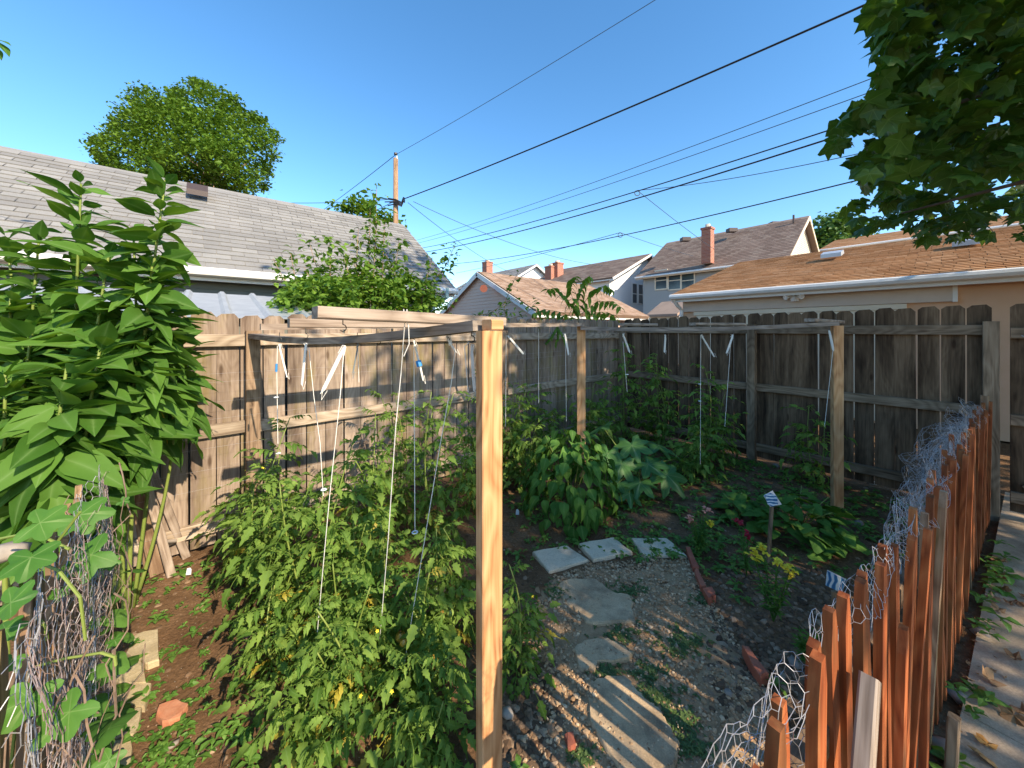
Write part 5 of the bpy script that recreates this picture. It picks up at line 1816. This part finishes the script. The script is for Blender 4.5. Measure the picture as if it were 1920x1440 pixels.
for x0, x1, yt in ((560, 545, 475), (620, 618, 445), (665, 672, 425), (735, 748, 448), (690, 694, 390), (715, 722, 400), (790, 812, 478), (600, 570, 500)):
    Yq = Ys + (x0 - 680) * .004
    shoot([(x0, 570, Yq), ((x0 + x1) / 2, (560 + yt) / 2, Yq), (x1, yt, Yq)], .055, .08, 62)
for (cx, cy, rx, ry, Yc, n) in ((600, 555, 75, 38, 4.1, 900), (690, 555, 70, 38, 4.7, 700), (760, 555, 60, 38, 5.1, 700), (650, 515, 65, 30, 4.7, 260), (555, 570, 45, 25, 3.9, 380), (730, 515, 50, 26, 5.0, 170), (800, 570, 35, 25, 5.3, 250)):
    for i in range(n):
        a, q = R.uniform(0, 6.3), R.random() ** .5
        p = at(cx + rx * q * math.cos(a), cy + ry * q * math.sin(a), Yc + R.gauss(0, .22))
        bl = blade(.085 * R.uniform(.6, 1.2), .06, OVATE, 4, .25, .4, 0, pet=.01)
        m.merge(bl, LM(p, R.uniform(0, 6.3), R.gauss(0, .5), R.gauss(0, .4)))
m.build('foliage', M_shrub, sb)
for Yc, px in ((4.2, 620), (4.7, 690), (5.1, 755)):
    b_ = gxy(px, Yc)
    st.tube([b_, b_ + ZV * .9, b_ + Vector((.1, 0, 1.8))], .02, 6, .01)
st.build('stem', M_barkP, sb, True)

# tree of heaven sapling behind the fence corner: pinnate fronds
ai = thing('sapling', 'young sapling with arching feathery fronds behind the fence corner', 'sapling', gxy(1085, 6.9))
def frond(P_, lf, n, s_):
    mm = MB()
    mm.tube(P_, .006, 4, .002)
    L = len(P_) - 1
    for k in range(n):
        q = .12 + .88 * k / n
        i = min(L - 1, int(q * L))
        p = P_[i] + (P_[i + 1] - P_[i]) * (q * L - i)
        d = (P_[i + 1] - P_[i]).normalized()
        az = math.atan2(d.y, d.x)
        for sg in (-1, 1):
            mm.merge(blade(s_ * (1.1 - .45 * q), s_ * .36, LANCE, 4, .2, .5), LM(p, az + sg * 1.2, -.45 + R.gauss(0, .15), sg * .3))
    return mm
Y = 6.9
bs = [at(1085, 600, Y), at(1082, 560, Y)]
for pts in ([(1085, 590), (1060, 560), (1040, 540), (1020, 545)], [(1085, 585), (1085, 550), (1095, 525), (1110, 515)], [(1088, 580), (1110, 545), (1135, 535), (1150, 545)], [(1088, 590), (1120, 565), (1150, 565), (1168, 580)], [(1088, 595), (1125, 585), (1150, 590), (1158, 605)], [(1082, 585), (1070, 548), (1072, 525), (1082, 517)], [(1085, 600), (1050, 585), (1020, 580), (995, 590)], [(1085, 600), (1040, 590), (1005, 600), (985, 612)]):
    frond([at(x, y, Y + R.uniform(-.2, .2)) for x, y in pts], .1, 8, .25).build('frond', M_shrub, ai)
m = MB()
m.tube([gxy(1085, Y), at(1086, 620, Y), at(1084, 575, Y)], .02, 6, .01)
m.build('stem', M_stem, ai)
m = MB()
vn2 = thing('climbing_shoot', 'thin leafy shoots curling above the fence in front of the pink gable', 'vine', gxy(930, 6.2))
st = MB()
for pts in ([(950, 610, 6.2), (945, 570, 6.2), (960, 535, 6.2), (972, 508, 6.2)], [(900, 600, 6.2), (930, 580, 6.2), (960, 560, 6.2), (985, 575, 6.2)], [(870, 600, 6), (900, 590, 6), (935, 590, 6), (960, 600, 6)], [(845, 605, 6), (842, 580, 6), (850, 565, 6)], [(950, 600, 6.3), (985, 590, 6.3), (1010, 560, 6.3)]):
    shoot(pts, .045, .085, 30, m)
m.build('foliage', M_shrub, vn2)
st.build('stem', M_barkP, vn2)
# feathery sprig hanging inside the fence
sp_ = thing('hanging_sprig', 'small feathery sprig poking through the left fence near the second post', 'sprig', at(1040, 640, 4.9))
for pts in ([(1045, 612), (1035, 630), (1022, 645)], [(1045, 612), (1045, 632), (1042, 650)], [(1045, 612), (1055, 630), (1060, 645)]):
    frond([at(x, y, 4.85) for x, y in pts], .1, 7, .09).build('frond', M_shrub, sp_)

# overhanging tulip tree on the right: the crown also shades the right half of the garden
TP = [(1640, -20), (1622, 60), (1650, 95), (1638, 130), (1660, 165), (1605, 188), (1572, 215), (1556, 262), (1580, 300), (1598, 318), (1625, 362), (1592, 380), (1574, 408), (1602, 440), (1660, 428), (1695, 438), (1750, 456), (1800, 448), (1860, 446), (1990, 440), (1990, -20)]
tt = thing('tulip_tree', 'overhanging tree branch with broad lobed dark leaves at upper right', 'tree', (6.9, -.6, 0))
TR0 = Vector((6.9, -.6, 0))
m = MB()
m.tube([TR0, TR0 + Vector((.05, .1, 2)), TR0 + Vector((-.1, .2, 4.5)), TR0 + Vector((0, .1, 8))], .24, 10, .08)
LB = []
for e in ((at(1640, 250, 3.0), 4.0), (at(1690, 400, 3.4), 3.2), (at(1720, 90, 2.8), 4.6), (at(1650, 160, 3.4), 5.0)):
    a = TR0 + ZV * (e[1] * .8)
    pts = [a, a + (e[0] - a) * .4 + ZV * .35, a + (e[0] - a) * .75 + ZV * .2, e[0]]
    m.tube(pts, .06, 6, .008)
CV, SV = Vector((.707, .707, 0)), Vector((.707, -.707, 0))
cc = CV * 4.8 + SV * 5.0 + ZV * 6.1
clumps = []
tries = 0
while len(clumps) < 370 and tries < 20000:
    tries += 1
    v = Vector((R.uniform(-1, 1), R.uniform(-1, 1), R.uniform(-1, 1)))
    if abs(v.x) ** 3 + abs(v.y) ** 3 + abs(v.z) ** 3 > 1 or v.length < .3:
        continue
    p = cc + CV * v.x * 3.4 + SV * v.y * 5.0 + ZV * v.z * 3.6
    if p.y > .15:
        x, y = proj(p)
        if -60 < x < 1990 and y > -60:
            continue
    if (v.x < -.45 and R.random() < .12) or (v.x < -.4 and v.z > .35) or (v.x < -.4 and v.y < -.15 and R.random() < .6) or (-.62 < v.x < -.34 and v.y > .12 and R.random() < .6):  # unseen crown shaped here: clumps dropped so sun reaches fence, roof and walk
        continue
    clumps.append(p)
for i in range(22):                        # unseen leaf clumps added behind the camera to shade the path
    s_ = R.uniform(3.6, 8.5)
    clumps.append(CV * R.uniform(1.75, 2.8) + SV * s_ + ZV * ((s_ + 1.0) * .649 + R.gauss(0, .45)))
for p in clumps[::5]:
    a = TR0 + ZV * max(2.2, p.z * .75)
    m.tube([a, a + (p - a) * .5 + ZV * .2, p], .035, 5, .01)
m.build('trunk', M_bark, tt, True)
mm = MB()
for p in clumps:
    for k in range(40):
        q = p + Vector((R.gauss(0, .36), R.gauss(0, .36), R.gauss(0, .26)))
        if q.y > .15:
            x, y = proj(q)
            if -40 < x < 1960 and y > -40 and not inpoly(x, y, TP):
                continue
        leafquad(mm, q, R.uniform(.13, .2))
vis = []
while len(vis) < 1250:
    x, y = R.uniform(1550, 1960), R.uniform(-40, 460)
    if not inpoly(x, y, TP):
        continue
    edge = min(1.0, (x - 1550) / 150)
    if noise.noise(Vector((x * .02, y * .02, 3))) < -.14 - .26 * edge:
        continue
    Yd = R.uniform(2.3, 2.9 + 1.5 * min(1, max(0, (y - 60) / 250)))
    if y > 330:
        Yd = R.uniform(3.2, 4.8)
    vis.append((Yd, at(x, y, Yd)))
vis.sort(key=lambda q: q[0])
for i, (Yd, p) in enumerate(vis):
    M_ = LM(p, R.uniform(0, 6.3), R.gauss(-.6, .45), R.gauss(0, .4), R.uniform(.95, 1.55))
    k = R.randrange(3)
    if i < 290:
        put('leaf', TULIP[k], M_, tt)
    else:
        mm.merge(TULIP_B[k], M_)
stuff(mm.build('foliage', M_tulip, tt))
# twig tip entering at the top left corner
tw = thing('twig_tip', 'leaf tips of a twig just entering at the top left corner', 'twig', at(-60, 85, 3))
m = MB()
m.tube([at(-160, 60, 3), at(-60, 72, 3), at(0, 76, 3)], .006, 5, .003)
m.build('stem', M_bark, tw)
for x, y, a_, pt in ((-12, 72, 0, -.3), (-5, 76, .1, -.9), (-18, 80, .2, -1.0), (-60, 70, 1, .2)):
    put('leaf', SUN[0], LM(at(x, y, 3), a_, pt, .3, .62), tw)
